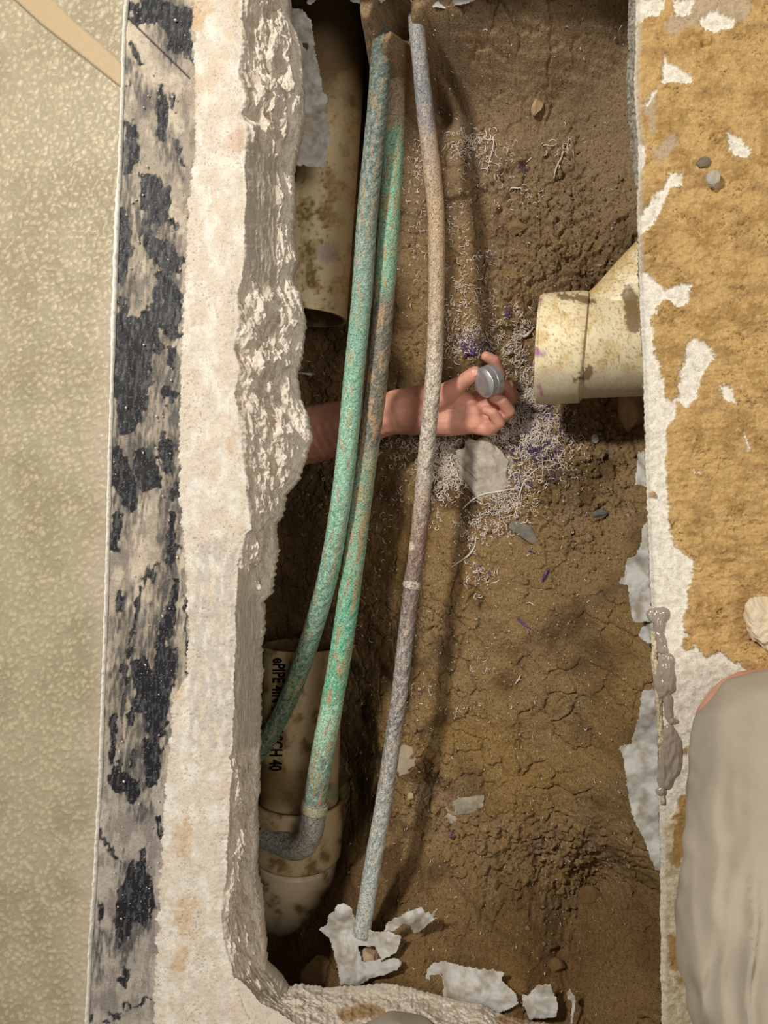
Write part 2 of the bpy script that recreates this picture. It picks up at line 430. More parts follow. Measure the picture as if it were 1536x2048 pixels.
BLACK = [
    [(300, 10, 26), (345, 40, 30), (350, 85, 22)], [(372, 20, 14), (375, 110, 8)], [(262, 15, 12), (280, 40, 8)], [(262, 85, 6), (285, 125, 6)],
    [(320, 175, 8), (322, 215, 17), (325, 270, 12)], [(340, 190, 5), (350, 220, 4)], [(348, 280, 5), (362, 335, 5)], [(256, 165, 6)],
    [(255, 250, 12), (260, 320, 14), (250, 345, 6)], [(285, 350, 10), (300, 365, 20), (312, 400, 30), (318, 425, 24)], [(340, 445, 14), (352, 450, 6)],
    [(245, 420, 8), (246, 500, 18), (240, 560, 10)], [(295, 475, 16), (325, 510, 28), (345, 530, 20), (368, 512, 8)], [(288, 440, 6), (300, 455, 8)],
    [(325, 560, 22), (345, 600, 20), (330, 640, 26), (352, 670, 12)], [(312, 580, 14), (305, 640, 10)], [(240, 600, 8), (242, 690, 20), (250, 780, 28)],
    [(270, 660, 26), (275, 720, 30), (262, 800, 36), (255, 850, 24)], [(290, 640, 22), (310, 690, 16)], [(345, 700, 12), (340, 725, 9)], [(295, 745, 9), (288, 800, 8)],
    [(232, 900, 14), (245, 960, 26), (262, 1000, 18)], [(285, 920, 26), (296, 970, 20)], [(330, 785, 18), (345, 792, 10)], [(326, 815, 6)], [(330, 905, 20), (322, 880, 12), (334, 940, 14)],
    [(345, 1000, 10), (350, 960, 8)], [(232, 1040, 14), (228, 1100, 8)], [(340, 1030, 8), (335, 1120, 14), (352, 1090, 10)], [(235, 1190, 10), (240, 1225, 7)],
    [(345, 1170, 12), (345, 1220, 10), (333, 1250, 16), (325, 1290, 14)], [(372, 1200, 3), (371, 1355, 3)], [(308, 1130, 5), (285, 1180, 5), (262, 1250, 5), (248, 1340, 6), (243, 1440, 7)],
    [(330, 1310, 20), (320, 1380, 26), (310, 1460, 22)], [(290, 1400, 30), (280, 1330, 18)], [(265, 1440, 12), (270, 1420, 8)], [(222, 1440, 12), (218, 1520, 10)], [(305, 1500, 24), (300, 1560, 18)], [(265, 1500, 6), (262, 1530, 5)],
    [(235, 1560, 30), (260, 1580, 20)], [(315, 1640, 5), (316, 1680, 5)], [(200, 1660, 6), (238, 1725, 4)], [(285, 1700, 4), (283, 1760, 18), (275, 1830, 24)],
    [(262, 1735, 10), (250, 1790, 18), (245, 1840, 20), (245, 1880, 12)], [(300, 1770, 10), (302, 1820, 8)], [(200, 1810, 6), (196, 1850, 5)], [(245, 1960, 16)], [(212, 2045, 4), (245, 2020, 4), (300, 1998, 4)], [(180, 2040, 6)],
]
GREYS = [[(330, 20, 40), (345, 100, 22)], [(255, 130, 14), (290, 200, 14)], [(250, 300, 16), (248, 420, 14), (245, 600, 16)], [(330, 300, 12), (355, 345, 8)],
    [(300, 420, 34), (330, 540, 30), (325, 660, 30), (290, 720, 40), (262, 800, 40), (262, 880, 44), (262, 980, 40), (240, 1060, 18)],
    [(340, 700, 14), (345, 840, 14), (345, 960, 20), (338, 1080, 20), (335, 1200, 26), (310, 1300, 34), (300, 1400, 44), (290, 1500, 44), (262, 1560, 40)],
    [(250, 1200, 16), (250, 1300, 22), (238, 1420, 26)], [(265, 1740, 26), (268, 1840, 34), (240, 1900, 22)], [(200, 1860, 8), (190, 1960, 8)], [(280, 1620, 20)]]
def jag(v, seed, amp, f=1.0):
    return amp * (fbm(v / 60 * f, v * 0 + seed, 4, seed) + .6 * noise(v / 7 * f, v * 0 + seed, seed + 3))
def build_left():
    ys = np.concatenate([np.arange(-500, -160, 8.0), np.arange(-160, 2200, 2.0), np.arange(2200, 2560, 8.0)])
    je, jf = jag(ys, 4, 4), jag(ys, 9, 6)
    e0 = interp(E_left, ys); f0 = interp(F_left, ys)
    e = e0 + je; f = f0 + jf
    nt_, nf, nu = 150, 84, 8
    # top strip, from just under the vinyl to the broken edge
    left = interp(vinyl_edge, ys) - 40
    U = np.linspace(0, 1, nt_)[None, :]
    px = left[:, None] * (1 - U) + e[:, None] * U
    py = ys[:, None] + 0 * px
    x, y, _ = P(px, py, 0.0)
    be = interp(black_edge, ys)[:, None] + 6 * noise(py / 22, px * 0 + 1, 77) + 4 * noise(py / 6, px * 0 + 1, 78)
    ve = interp(vinyl_edge, ys)[:, None]
    zone = px < be
    n_big = fbm(px / 60, py / 90, 4, 101); n_f = fbm(px / 12, py / 16, 3, 102)
    st = strokes(px + 10 * n_big + 6 * noise(px / 9, py / 18, 92), py + 16 * fbm(px / 25, py / 25, 3, 104), BLACK)
    smear = noise(px / 7 + py / 60, py / 34, 105) + .7 * noise(px / 3.5, py / 16, 106)
    soft = .5 + .5 * noise(px / 50, py / 80, 107)
    gy_ = strokes(px + 8 * n_big, py, GREYS)
    blk = sm(-1.5, 2.5, st + 3.2 * smear + 4 * n_f)
    haze = sm(-14, 14, gy_ + 12 * smear + 10 * n_f)
    blk = np.clip(np.maximum(blk, haze * (.62 + .3 * smear)) , 0, 1)
    # thinset over the old adhesive
    base = mixc(lin((168, 156, 140)), lin((202, 188, 168)), sm(-.3, .5, n_big + .5 * n_f))
    base = mixc(base, lin((158, 152, 148)), .6 * sm(1350, 1650, py))
    base = mixc(base, lin((120, 112, 106)), .65 * sm(-.05, .4, noise(px / 26, py / 60, 110) + .35 * smear) * sm(80, 220, py))
    col_zone = mixc(base, lin((34, 34, 38)), blk)
    col_zone = mixc(col_zone, lin((112, 112, 114)), .35 * blk * sm(.1, .5, smear))
    specks = sm(.52, .62, noise(px / 2.6, py / 2.6, 111))
    col_zone = mixc(col_zone, lin((200, 194, 184)), specks * .22)
    # cream patching band
    cr = mixc(cream, white, sm(-.2, .4, fbm(px / 40, py / 50, 4, 120)))
    cr = mixc(cr, tan, .55 * sm(.0, .5, fbm(px / 50 + 9, py / 70, 3, 121)) * sm(420, 100, py))
    cr = mixc(cr, lin((214, 196, 172)), .5 * sm(.05, .4, fbm(px / 26, py / 60, 3, 122)))
    rust = strokes(px, py, [[(368, 1655, 14), (372, 1700, 12)], [(372, 1810, 18), (370, 1850, 14)], [(366, 1900, 16), (362, 1930, 14)], [(400, 20, 20), (395, 50, 14)], [(360, 1380, 10)], [(455, 895, 8)]])
    cr = mixc(cr, lin((200, 164, 114)), .55 * sm(-14, 14, rust + 20 * n_f + 8 * fbm(px / 5, py / 6, 3, 128)))
    gr = sdf_poly(px, py, [(400, 1085), (470, 1065), (470, 1490), (440, 1500), (380, 1490), (378, 1180)])
    cr = mixc(cr, greyc, .8 * sm(-2, 4, gr + 6 * n_f) * sm(.25, -.1, fbm(px / 14, py / 40, 4, 125)))
    gr2 = sdf_poly(px, py, [(455, 270), (490, 255), (490, 300), (470, 310)])
    cr = mixc(cr, lin((206, 180, 162)), .7 * sm(-1, 3, gr2 + 3 * n_f))
    pit = sm(.50, .6, noise(px / 4.4, py / 4.4, 126)) * sm(.1, .4, noise(px / 70, py / 70, 127))
    cr = mixc(cr, lin((120, 104, 86)), pit * .6)
    ct = np.where(zone[..., None], col_zone, cr)
    inner = sm(0, 26, px - be)
    z = .0005 * n_f * (1 - .8 * np.where(zone, blk, 0)) + .0012 * n_big
    z = z + np.where(zone, -.0016 - .0004 * blk + .0004 * smear * (1 - blk) + .0004 * fbm(px / 5, py / 5, 3, 133) * (1 - blk), .0004 * fbm(px / 7, py / 7, 3, 130) + .0022 * sm(0, 6, px - be))
    z = z - pit * .0012 - .0022 * sm(18, 0, e[:, None] - px) + .0008 * sm(.2, .6, fbm(px / 18, py / 40, 3, 131))
    # hairline joint across the adhesive, and the crack by the edge
    dj = -strokes(px, py, [[(255, 35, 0.1), (378, 155, 0.1)]])
    z -= .0015 * sm(2.2, .6, dj); ct = mixc(ct, lin((40, 38, 38)), sm(2.2, .8, dj))
    z = np.where(px < ve, np.minimum(z, 0) - .002, z)
    rg = np.where(zone, .88 - .40 * blk, .92)
    T = np.stack([x, y, z], -1)
    # broken face
    t = np.linspace(0, 1, nf + 1)[1:][None, :]
    ex, ey, _ = P(e, ys, 0.0); fx, fy, _ = P(f, ys, -.072)
    e0x = P(e0, ys, 0.0)[0]; f0x = P(f0, ys, -.072)[0]
    X = e0x[:, None] * (1 - t) + f0x[:, None] * t + (ex - e0x)[:, None] * (1 - t) ** 6 + (fx - f0x)[:, None] * t ** 5
    Yv = ey[:, None] * (1 - t) + fy[:, None] * t
    drop = t ** 0.9
    prof = np.sin(math.pi * np.clip(t, 0, 1)) ** .7
    Z = -.072 * drop
    s = t * .115
    yy = Yv; 
    tpx = px[:, -1][:, None] + t * (f - e)[:, None]; tpy = ys[:, None] + 0 * t
    flat = np.clip(np.maximum(sm(-6, 8, sdf_poly(tpx, tpy, [(492, 285), (520, 285), (555, 330), (552, 560), (520, 600), (492, 545)])),
                   sm(-6, 8, sdf_poly(tpx, tpy, [(474, 1130), (500, 1150), (522, 1230), (518, 1500), (470, 1500)]))), 0, 1)
    s = s + .0022 * fbm(s * 60, yy * 60, 3, 160); yy = yy + .003 * fbm(s * 50 + 7, yy * 50, 3, 161) + s * .25
    big = fbm(s * 28, yy * 17, 3, 140) ; rid = 1 - 2 * np.abs(fbm(s * 50 + 4, yy * 34, 4, 141))
    w1, w2, wid = worley((s + .008 * noise(s * 40, yy * 40, 5)) * 42, (yy + .006 * noise(s * 50 + 3, yy * 50, 6)) * 36, 142)
    v1, v2, vid = worley(s * 130, yy * 105, 143)
    rough_d = .012 * big + .005 * rid + (wid - .5) * .013 * sm(0, .35, w2 - w1) + (vid - .5) * .006 * sm(0, .4, v2 - v1) + .0046 * fbm(s * 230, yy * 190, 4, 144, .75)
    stria = .0004 * noise(s * 160 + yy * 10, yy * 7, 145) + .0006 * fbm(s * 60, yy * 9, 4, 146) + .0003 * fbm(s * 300, yy * 300, 2, 147) 
    disp = (rough_d * (1 - flat * .88) + stria) * prof
    disp += (.004 + .006 * flat) * 0
    X = X + disp * .75; Z = Z + disp * .80
    Yv = Yv + .003 * noise(s * 120, yy * 120, 150) * prof
    fc = mixc(facec, faced, sm(-.1, .5, fbm(s * 60, yy * 40, 4, 151)) * .8)
    fc = mixc(fc, lin((234, 226, 214)), sm(.0, .45, fbm(s * 90 + 3, yy * 70, 4, 152)) * .8)
    fc = mixc(fc, lin((236, 228, 214)), sm(.5, .9, t) * .55)  # lower bulge painted lighter, as if catching light from above
    fc = mixc(fc, smooth_g, flat * .85 * sm(1000, 800, tpy))
    fc = mixc(fc, lin((205, 195, 180)), flat * .8 * sm(1000, 1100, tpy))
    FC = np.stack([X, Yv, Z], -1)
    # underside running back under the floor
    u = np.linspace(0, 1, nu + 1)[1:][None, :] ** 1.5
    u = np.concatenate([[[0.0, 0.0, 0.0, 0.0]], u[:, :4] * .5, u[:, 4:]], 1); nu = u.shape[1]
    dz_ = np.array([.25, .5, .8, 1.0] + [1.0] * (nu - 4))[None, :]; ins_ = np.array([.001, .003, .006, .012] + [.02] * (nu - 4))[None, :]
    ux = (X[:, -1:] - ins_) * (1 - u) + (-1.1) * u
    uz = Z[:, -1:] * (1 - dz_) + THK * dz_
    UN = np.stack([ux, Yv[:, -1:] + 0 * u, uz + .003 * noise(ux * 30, Yv[:, -1:] * 30 + 0 * u, 4)], -1)
    # far left strip under the vinyl
    o = np.array([-1.6, -1.1, -.8])[None, :]
    OT = np.stack([o + 0 * x[:, :1], y[:, :1] + 0 * o, -.004 + 0 * o + 0 * x[:, :1]], -1)
    verts = np.concatenate([OT, T, FC, UN], 1)
    cols = np.concatenate([np.tile(cream, (len(ys), 3, 1)), ct, fc, np.tile(facec, (len(ys), nu, 1))], 1)
    rr = np.concatenate([np.full((len(ys), 3), .9), rg, np.full((len(ys), nf + nu), .92)], 1)
    nc = verts.shape[1]
    me = raw_mesh('concrete_slab', verts.reshape(-1, 3), grid_faces(len(ys), nc, flip=True), True, cols.reshape(-1, 3), rr.ravel())
    o = link_mesh('concrete_slab', me, M_slab, floor)
    o['label'] = 'cream patched concrete with a rough broken face and black adhesive smears'
    return o
build_left()

R_out = [(-160, 1256), (0, 1257), (100, 1255), (180, 1253), (300, 1261), (350, 1265), (450, 1270), (540, 1272), (620, 1275), (680, 1278), (800, 1283), (900, 1285), (1000, 1288), (1040, 1290), (1100, 1292), (1200, 1297), (1300, 1305), (1400, 1310), (1500, 1312), (1600, 1313), (1700, 1315), (1900, 1316), (2048, 1318), (2300, 1320)]
W_POLY = [
    [(1270, 535), (1310, 560), (1328, 580), (1352, 572), (1382, 568), (1378, 606), (1352, 612), (1330, 600), (1300, 640), (1312, 700), (1322, 745), (1334, 800), (1352, 790), (1352, 832), (1336, 862), (1330, 960), (1338, 1040), (1350, 1092), (1386, 1122), (1376, 1196), (1366, 1240), (1372, 1262), (1392, 1292), (1412, 1312), (1440, 1305), (1482, 1330), (1500, 1356), (1470, 1420), (1400, 1480), (1390, 1560), (1360, 1610), (1340, 1650), (1300, 1660), (1280, 1300)],
    [(1380, 672), (1408, 682), (1432, 712), (1402, 752), (1394, 796), (1372, 816), (1350, 802), (1360, 742)],
    [(1440, 770), (1462, 775), (1474, 808), (1440, 800)], [(1395, 38), (1430, 25), (1468, 40), (1466, 58), (1430, 66), (1392, 56)],
    [(1330, 112), (1350, 132), (1386, 155), (1380, 172), (1352, 168), (1320, 165)], [(1455, 270), (1482, 275), (1502, 300), (1490, 318), (1452, 300)],
    [(1340, 345), (1365, 350), (1366, 372), (1340, 380), (1310, 450), (1275, 470), (1275, 440), (1320, 380)],
    [(1275, 0), (1330, 0), (1320, 30), (1280, 45), (1272, 30)], [(1345, 0), (1390, 0), (1380, 30), (1350, 36)], [(1300, 182), (1316, 175), (1296, 215), (1288, 215)], [(1272, 280), (1290, 290), (1288, 345), (1272, 340)],
    [(1385, 943), (1402, 943), (1400, 949), (1385, 947)], [(1488, 865), (1498, 890), (1494, 905), (1487, 880)],
]
def build_right():
    ys = np.concatenate([np.arange(-500, -160, 8.0), np.arange(-160, 2200, 2.0), np.arange(2200, 2560, 8.0)])
    out = interp(R_out, ys) + jag(ys, 14, 2.2)
    e = out + 6 + 10 * sm(420, 300, ys) + 1.5 * noise(ys / 10, ys * 0, 3)
    f = out + 14 * sm(300, 420, ys)
    nt_, nf = 150, 26
    U = np.linspace(0, 1, nt_)[None, :] ** 1.0
    px = e[:, None] * (1 - U) + 1600 * U
    py = ys[:, None] + 0 * px
    x, y, _ = P(px, py, 0.0)
    nb = fbm(px / 60, py / 60, 4, 201); nf_ = fbm(px / 13, py / 13, 4, 202)
    jx, jy = px + 7 * fbm(px / 30, py / 30, 3, 203) + 3 * noise(px / 5, py / 5, 204), py + 7 * fbm(px / 30 + 9, py / 30, 3, 205) + 3 * noise(px / 5, py / 5, 206)
    wf = np.full(px.shape, -99.0)
    for p in W_POLY: wf = np.maximum(wf, sdf_poly(jx, jy, p))
    hole = strokes(jx, jy, [[(1375, 1285, 14)], [(1306, 990, 8)]])
    wf = np.minimum(wf, -hole)
    wm = sm(-1.5, 1.8, wf + 3.5 * fbm(px / 5, py / 5, 3, 230))
    lower = sm(1590, 1680, py + 12 * nb)
    dirt = mixc(lin((190, 156, 102)), lin((164, 130, 78)), sm(-.2, .5, nb))
    dirt = mixc(dirt, lin((206, 172, 118)), .6 * sm(0, .5, nf_))
    dirt = mixc(dirt, lin((150, 116, 72)), .5 * sm(.05, .5, fbm(px / 80, py / 40, 4, 209)))
    dirt = dirt * (1 + .22 * fbm(px / 5, py / 4, 3, 231, .7))[..., None]
    slit = sm(.055, .0, np.abs(fbm(px / 40, py / 18, 3, 210))) * sm(.1, .35, noise(px / 60, py / 60, 211))
    dirt = mixc(dirt, lin((96, 74, 46)), slit * .8)
    graze = strokes(jx, jy, [[(1300, 200, 14), (1305, 260, 8)], [(1345, 285, 12), (1320, 310, 14)], [(1470, 20, 30), (1380, 30, 24), (1340, 60, 14)]])
    dirt = mixc(dirt, lin((182, 164, 142)), .75 * sm(-4, 6, graze + 6 * nf_))
    wc = mixc(lin((232, 226, 212)), lin((214, 206, 190)), sm(-.2, .5, nf_))
    low_c = mixc(lin((188, 172, 142)), lin((206, 194, 168)), sm(-.2, .4, nf_))
    bl = strokes(jx, jy, [[(1372, 1600, 16), (1362, 1680, 18), (1352, 1720, 14)], [(1345, 1880, 14), (1350, 1930, 12)], [(1372, 1500, 7)], [(1400, 1480, 12)], [(1362, 1960, 8)]])
    low_c = mixc(low_c, lin((162, 130, 80)), sm(-3, 4, bl))
    ct = mixc(dirt, wc, wm)
    ct = mixc(ct, low_c, np.maximum(lower, sm(-3, 4, bl)))
    edge_w = sm(14, 2, px - e[:, None] + 4 * nf_) * (.65 + .35 * sm(.0, .4, nf_))
    ct = mixc(ct, lin((214, 206, 192)), edge_w)
    layer = (1 - wm) * (1 - lower) * (1 - edge_w)
    clod = worley(px / 14, py / 14, 212)
    z = .0022 * layer + .0016 * nb + .0007 * nf_ + layer * (.0016 * fbm(px / 24, py / 12, 4, 213) + .0009 * fbm(px / 6, py / 5, 3, 216, .7) + .0006 * (1 - clod[0])) - .0022 * slit * layer + .0004 * noise(px / 3, py / 3, 214)
    z -= .004 * sm(10, 0, px - e[:, None])
    z -= .005 * sm(-2, 6, strokes(jx, jy, [[(1408, 92, 7), (1425, 84, 5)]]))
    T = np.stack([x, y, z], -1)[:, ::-1]; ct = ct[:, ::-1]
    t = np.linspace(0, 1, nf + 1)[1:][None, :]
    ex, ey, _ = P(e, ys, 0.0); fx, fy, _ = P(f, ys, THK)
    Xv = ex[:, None] * (1 - t) + fx[:, None] * t; Yv = ey[:, None] * (1 - t) + fy[:, None] * t
    pr = np.sin(math.pi * t)
    d = (.003 * fbm(t * 5, Yv * 45, 4, 220) + .002 * fbm(t * 20, Yv * 190, 3, 221)) * (pr + .25)
    Xv = Xv - d; Z = THK * t - .003 + 0 * Xv
    fc = mixc(lin((190, 184, 172)), lin((150, 140, 124)), sm(-.2, .4, fbm(t * 6, Yv * 60, 4, 222)))
    u = (np.linspace(0, 1, 9)[1:][None, :]) ** 1.5
    ux = Xv[:, -1:] * (1 - u) + 1.0 * u
    UN = np.stack([ux, Yv[:, -1:] + 0 * u, THK - .003 + 0 * ux], -1)
    o = np.array([1.0, .85, .7])[None, :]
    OT = np.stack([o + 0 * x[:, :1], y[:, -1:] + 0 * o, 0 * o + 0 * x[:, :1]], -1)
    verts = np.concatenate([OT, T, np.stack([Xv, Yv, Z], -1), UN], 1)
    cols = np.concatenate([np.tile(lin((180, 140, 86)), (len(ys), 3, 1)), ct, fc, np.tile(facec, (len(ys), 8, 1))], 1)
    rr = np.full(verts.shape[:2], .92)
    me = raw_mesh('concrete_slab', verts.reshape(-1, 3), grid_faces(len(ys), verts.shape[1]), True, cols.reshape(-1, 3), rr.ravel())
    o = link_mesh('concrete_slab', me, M_slab, floor)
    o['label'] = 'concrete caked with orange brown dirt, bare white along its edge'
build_right()

def build_cross(front):
    xs = np.arange(455, 1380, 2.0)
    if front:
        f = interp([(455, 1900), (500, 1915), (530, 1945), (555, 1974), (600, 1967), (660, 1975), (780, 1966), (860, 1984), (900, 1996), (960, 2008), (1010, 2030), (1100, 2050), (1200, 2070), (1400, 2085)], xs) + jag(xs, 24, 5)
        e = interp([(455, 1950), (480, 1962), (520, 2005), (600, 2055), (700, 2090), (900, 2105), (1100, 2135), (1400, 2160)], xs) + jag(xs, 26, 5)
        far, sg = -1.2, 1
    else:
        f = interp([(455, -16), (640, -14), (900, -22), (1400, -20)], xs) + jag(xs, 25, 5)
        e = f - 138
        far, sg = 1.2, -1
    nt_, nf = 24, 60
    ex, ey, _ = P(xs, e, 0.0); fx, fy, _ = P(xs, f, THK + .004)
    u = np.linspace(1, 0, nt_)[None, :] ** 2
    TX = ex[:, None] + 0 * u; TY = ey[:, None] * (1 - u) + far * u
    TZ = -.0015 + .001 * fbm(TX * 60, TY * 60, 3, 301)
    t = np.linspace(0, 1, nf + 1)[1:][None, :]
    X = ex[:, None] * (1 - t) + fx[:, None] * t; Y = ey[:, None] * (1 - t) + fy[:, None] * t
    Z = (THK + .004) * t
    s = t * .11; pr = np.sin(math.pi * t) ** .7
    s = s + .006 * fbm(X * 25, s * 25, 3, 310) + X * .3
    w1, w2, wid = worley(X * 45 + 2 * noise(X * 20, s * 20, 311), s * 45, 302)
    v1, v2, vid = worley(X * 120, s * 120, 303)
    d = .006 * fbm(X * 18, s * 25, 3, 304) + .002 * fbm(X * 400, s * 400, 2, 312) + (wid - .5) * .009 * sm(0, .35, w2 - w1) + (vid - .5) * .005 * sm(0, .4, v2 - v1) + .0035 * fbm(X * 220, s * 220, 3, 305, .65)
    Y = Y + sg * d * pr * .7; Z = Z + d * pr * .8
    cpx, cpy = W2P(X, Y, Z)
    fc = mixc(facec, faced, sm(-.1, .5, fbm(X * 50, s * 50, 4, 306)) * .7)
    fc = mixc(fc, lin((224, 214, 198)), .9 * sm(.0, .4, fbm(X * 60, s * 80, 4, 307) + .35 * sm(760, 560, cpx)))
    if front:
        br = strokes(cpx, cpy, [[(690, 2030, 14), (740, 2020, 16), (770, 2030, 8)], [(1000, 2040, 10), (1040, 2044, 12)]])
        fc = mixc(fc, lin((160, 122, 70)), .8 * sm(-4, 6, br + 5 * fbm(X * 90, s * 90, 3, 308)))
    un = (np.linspace(0, 1, 9)[1:][None, :]) ** 1.5
    UY = Y[:, -1:] * (1 - un) + far * un
    verts = np.concatenate([np.stack([TX, TY, TZ], -1), np.stack([X, Y, Z], -1), np.stack([X[:, -1:] + 0 * un, UY, THK - .001 + 0 * UY], -1)], 1)
    cols = np.concatenate([np.tile(cream, (len(xs), nt_, 1)), fc, np.tile(facec, (len(xs), 8, 1))], 1)
    me = raw_mesh('concrete_slab', verts.reshape(-1, 3), grid_faces(len(xs), verts.shape[1], flip=not front), True, cols.reshape(-1, 3), np.full(verts.shape[0] * verts.shape[1], .92))
    link_mesh('concrete_slab', me, M_slab, floor)
build_cross(True)
build_cross(False)

# vinyl sheet: embossed, laid over the slab to the left
def build_vinyl():
    ys = np.arange(-500, 2560, 2.4)
    ve = interp(vinyl_edge, ys) + .8 * noise(ys / 30, ys * 0, 2)
    ncol = 150
    U = np.linspace(0, 1, ncol)[None, :]
    px = -60 * (1 - U) + ve[:, None] * U
    px = np.concatenate([np.arange(-600, -60, 4.5)[None, :] + 0 * ve[:, None], px], 1)
    py = ys[:, None] + 0 * px
    x, y, _ = P(px, py, .002)
    ang = .5
    a = x * math.cos(ang) + y * math.sin(ang); b = -x * math.sin(ang) + y * math.cos(ang)
    wa = a + .003 * noise(a * 60, b * 60, 400); wb = b + .003 * noise(a * 60 + 5, b * 60, 401)
    w1, w2, wid = worley(wa * 125, wb * 165, 402)
    r1 = 1 - np.abs(noise(wa * 120, wb * 260, 403)) * 2.2
    emb = .00125 * sm(.72, .12, w1) * (.25 + .75 * wid) + .00045 * sm(.2, 1, r1) + .0003 * fbm(wa * 40, wb * 40, 3, 404)
    strip = sdf_poly(px, py, [(22, -8), (98, -8), (140, 35), (190, 78), (252, 134), (252, 182), (200, 141), (150, 101), (80, 46)])
    sf = sm(-1, 1.5, strip)
    emb = emb * (1 - sf) - .0004 * sf
    seam = -strokes(px, py, [[(25, -5, .1), (80, 46, .1), (150, 101, .1), (248, 179, .1)]])
    emb -= .0012 * sm(2.6, .8, seam)
    big = fbm(px / 120, py / 160, 3, 410)
    c = mixc(lin((168, 157, 131)), lin((156, 144, 118)), sm(-.3, .5, big))
    c = mixc(c, lin((206, 192, 160)), .55 * sm(.3, .9, emb / .0014))
    c = mixc(c, lin((186, 172, 152)), .6 * sm(60, 5, ve[:, None] - px + 20 * big) * sm(400, 700, py))
    c = mixc(c, lin((186, 164, 130)), sf)
    c = mixc(c, lin((92, 82, 66)), sm(2.2, .9, seam) * .8)
    wl = sm(6.5, 4.0, (ve[:, None] - px) * np.interp(py, [330, 400, 640, 760], [2.2, 1.0, 1.0, 1.8]) + .8 * noise(px / 5, py / 16, 420))
    c = mixc(c, lin((236, 232, 222)), wl)
    z = .0022 + emb + .0010 * wl
    T = np.stack([x, y, z], -1)
    y = y + 0 * x
    ed = np.stack([x[:, -1:] + .0003, y[:, -1:], z[:, -1:] * 0 - .002], -1)
    o = np.array([-1.6, -1.4])[None, :]
    OT = np.stack([o + 0 * x[:, :1], y[:, :1] + 0 * o, .0022 + 0 * o + 0 * x[:, :1]], -1)
    verts = np.concatenate([OT, T, ed], 1)
    cols = np.concatenate([np.tile(lin((190, 174, 140)), (len(ys), 2, 1)), c, c[:, -1:]], 1)
    me = raw_mesh('vinyl_sheet', verts.reshape(-1, 3), grid_faces(len(ys), verts.shape[1], flip=True), True, cols.reshape(-1, 3))
    o = link_mesh('vinyl_sheet', me, M_vinyl, floor)
    o['label'] = 'beige embossed vinyl sheet with a smooth tan stripe'
build_vinyl()

# ------------------------------------------------------------------ tubes
def catmull(pts, n):
    p = np.array(pts, float)
    p = np.vstack([2 * p[0] - p[1], p, 2 * p[-1] - p[-2]])
    out = []
    for i in range(1, len(p) - 2):
        for k in range(n):
            t = k / n
            out.append(.5 * ((2 * p[i]) + (-p[i - 1] + p[i + 1]) * t + (2 * p[i - 1] - 5 * p[i] + 4 * p[i + 1] - p[i + 2]) * t * t + (-p[i - 1] + 3 * p[i] - 3 * p[i + 1] + p[i + 2]) * t ** 3))
    out.append(p[-2])
    return np.array(out)
def frames(path):
    T = np.gradient(path, axis=0); T /= np.linalg.norm(T, axis=1)[:, None]
    up = np.array([0, 0, 1.0])
    A = np.zeros_like(T); B = np.zeros_like(T)
    a = np.cross(T[0], up); 
    if np.linalg.norm(a) < .1: a = np.cross(T[0], [0, 1.0, 0])
    a /= np.linalg.norm(a)
    for i in range(len(T)):
        a = a - T[i] * np.dot(a, T[i]); a /= np.linalg.norm(a)
        A[i] = a; B[i] = np.cross(T[i], a)
    return T, A, B
def resample(path, extra, step):
    d = np.concatenate([[0], np.cumsum(np.linalg.norm(np.diff(path, axis=0), axis=1))])
    s = np.arange(0, d[-1], step)
    out = np.stack([np.interp(s, d, path[:, k]) for k in range(path.shape[1])], 1)
    return out
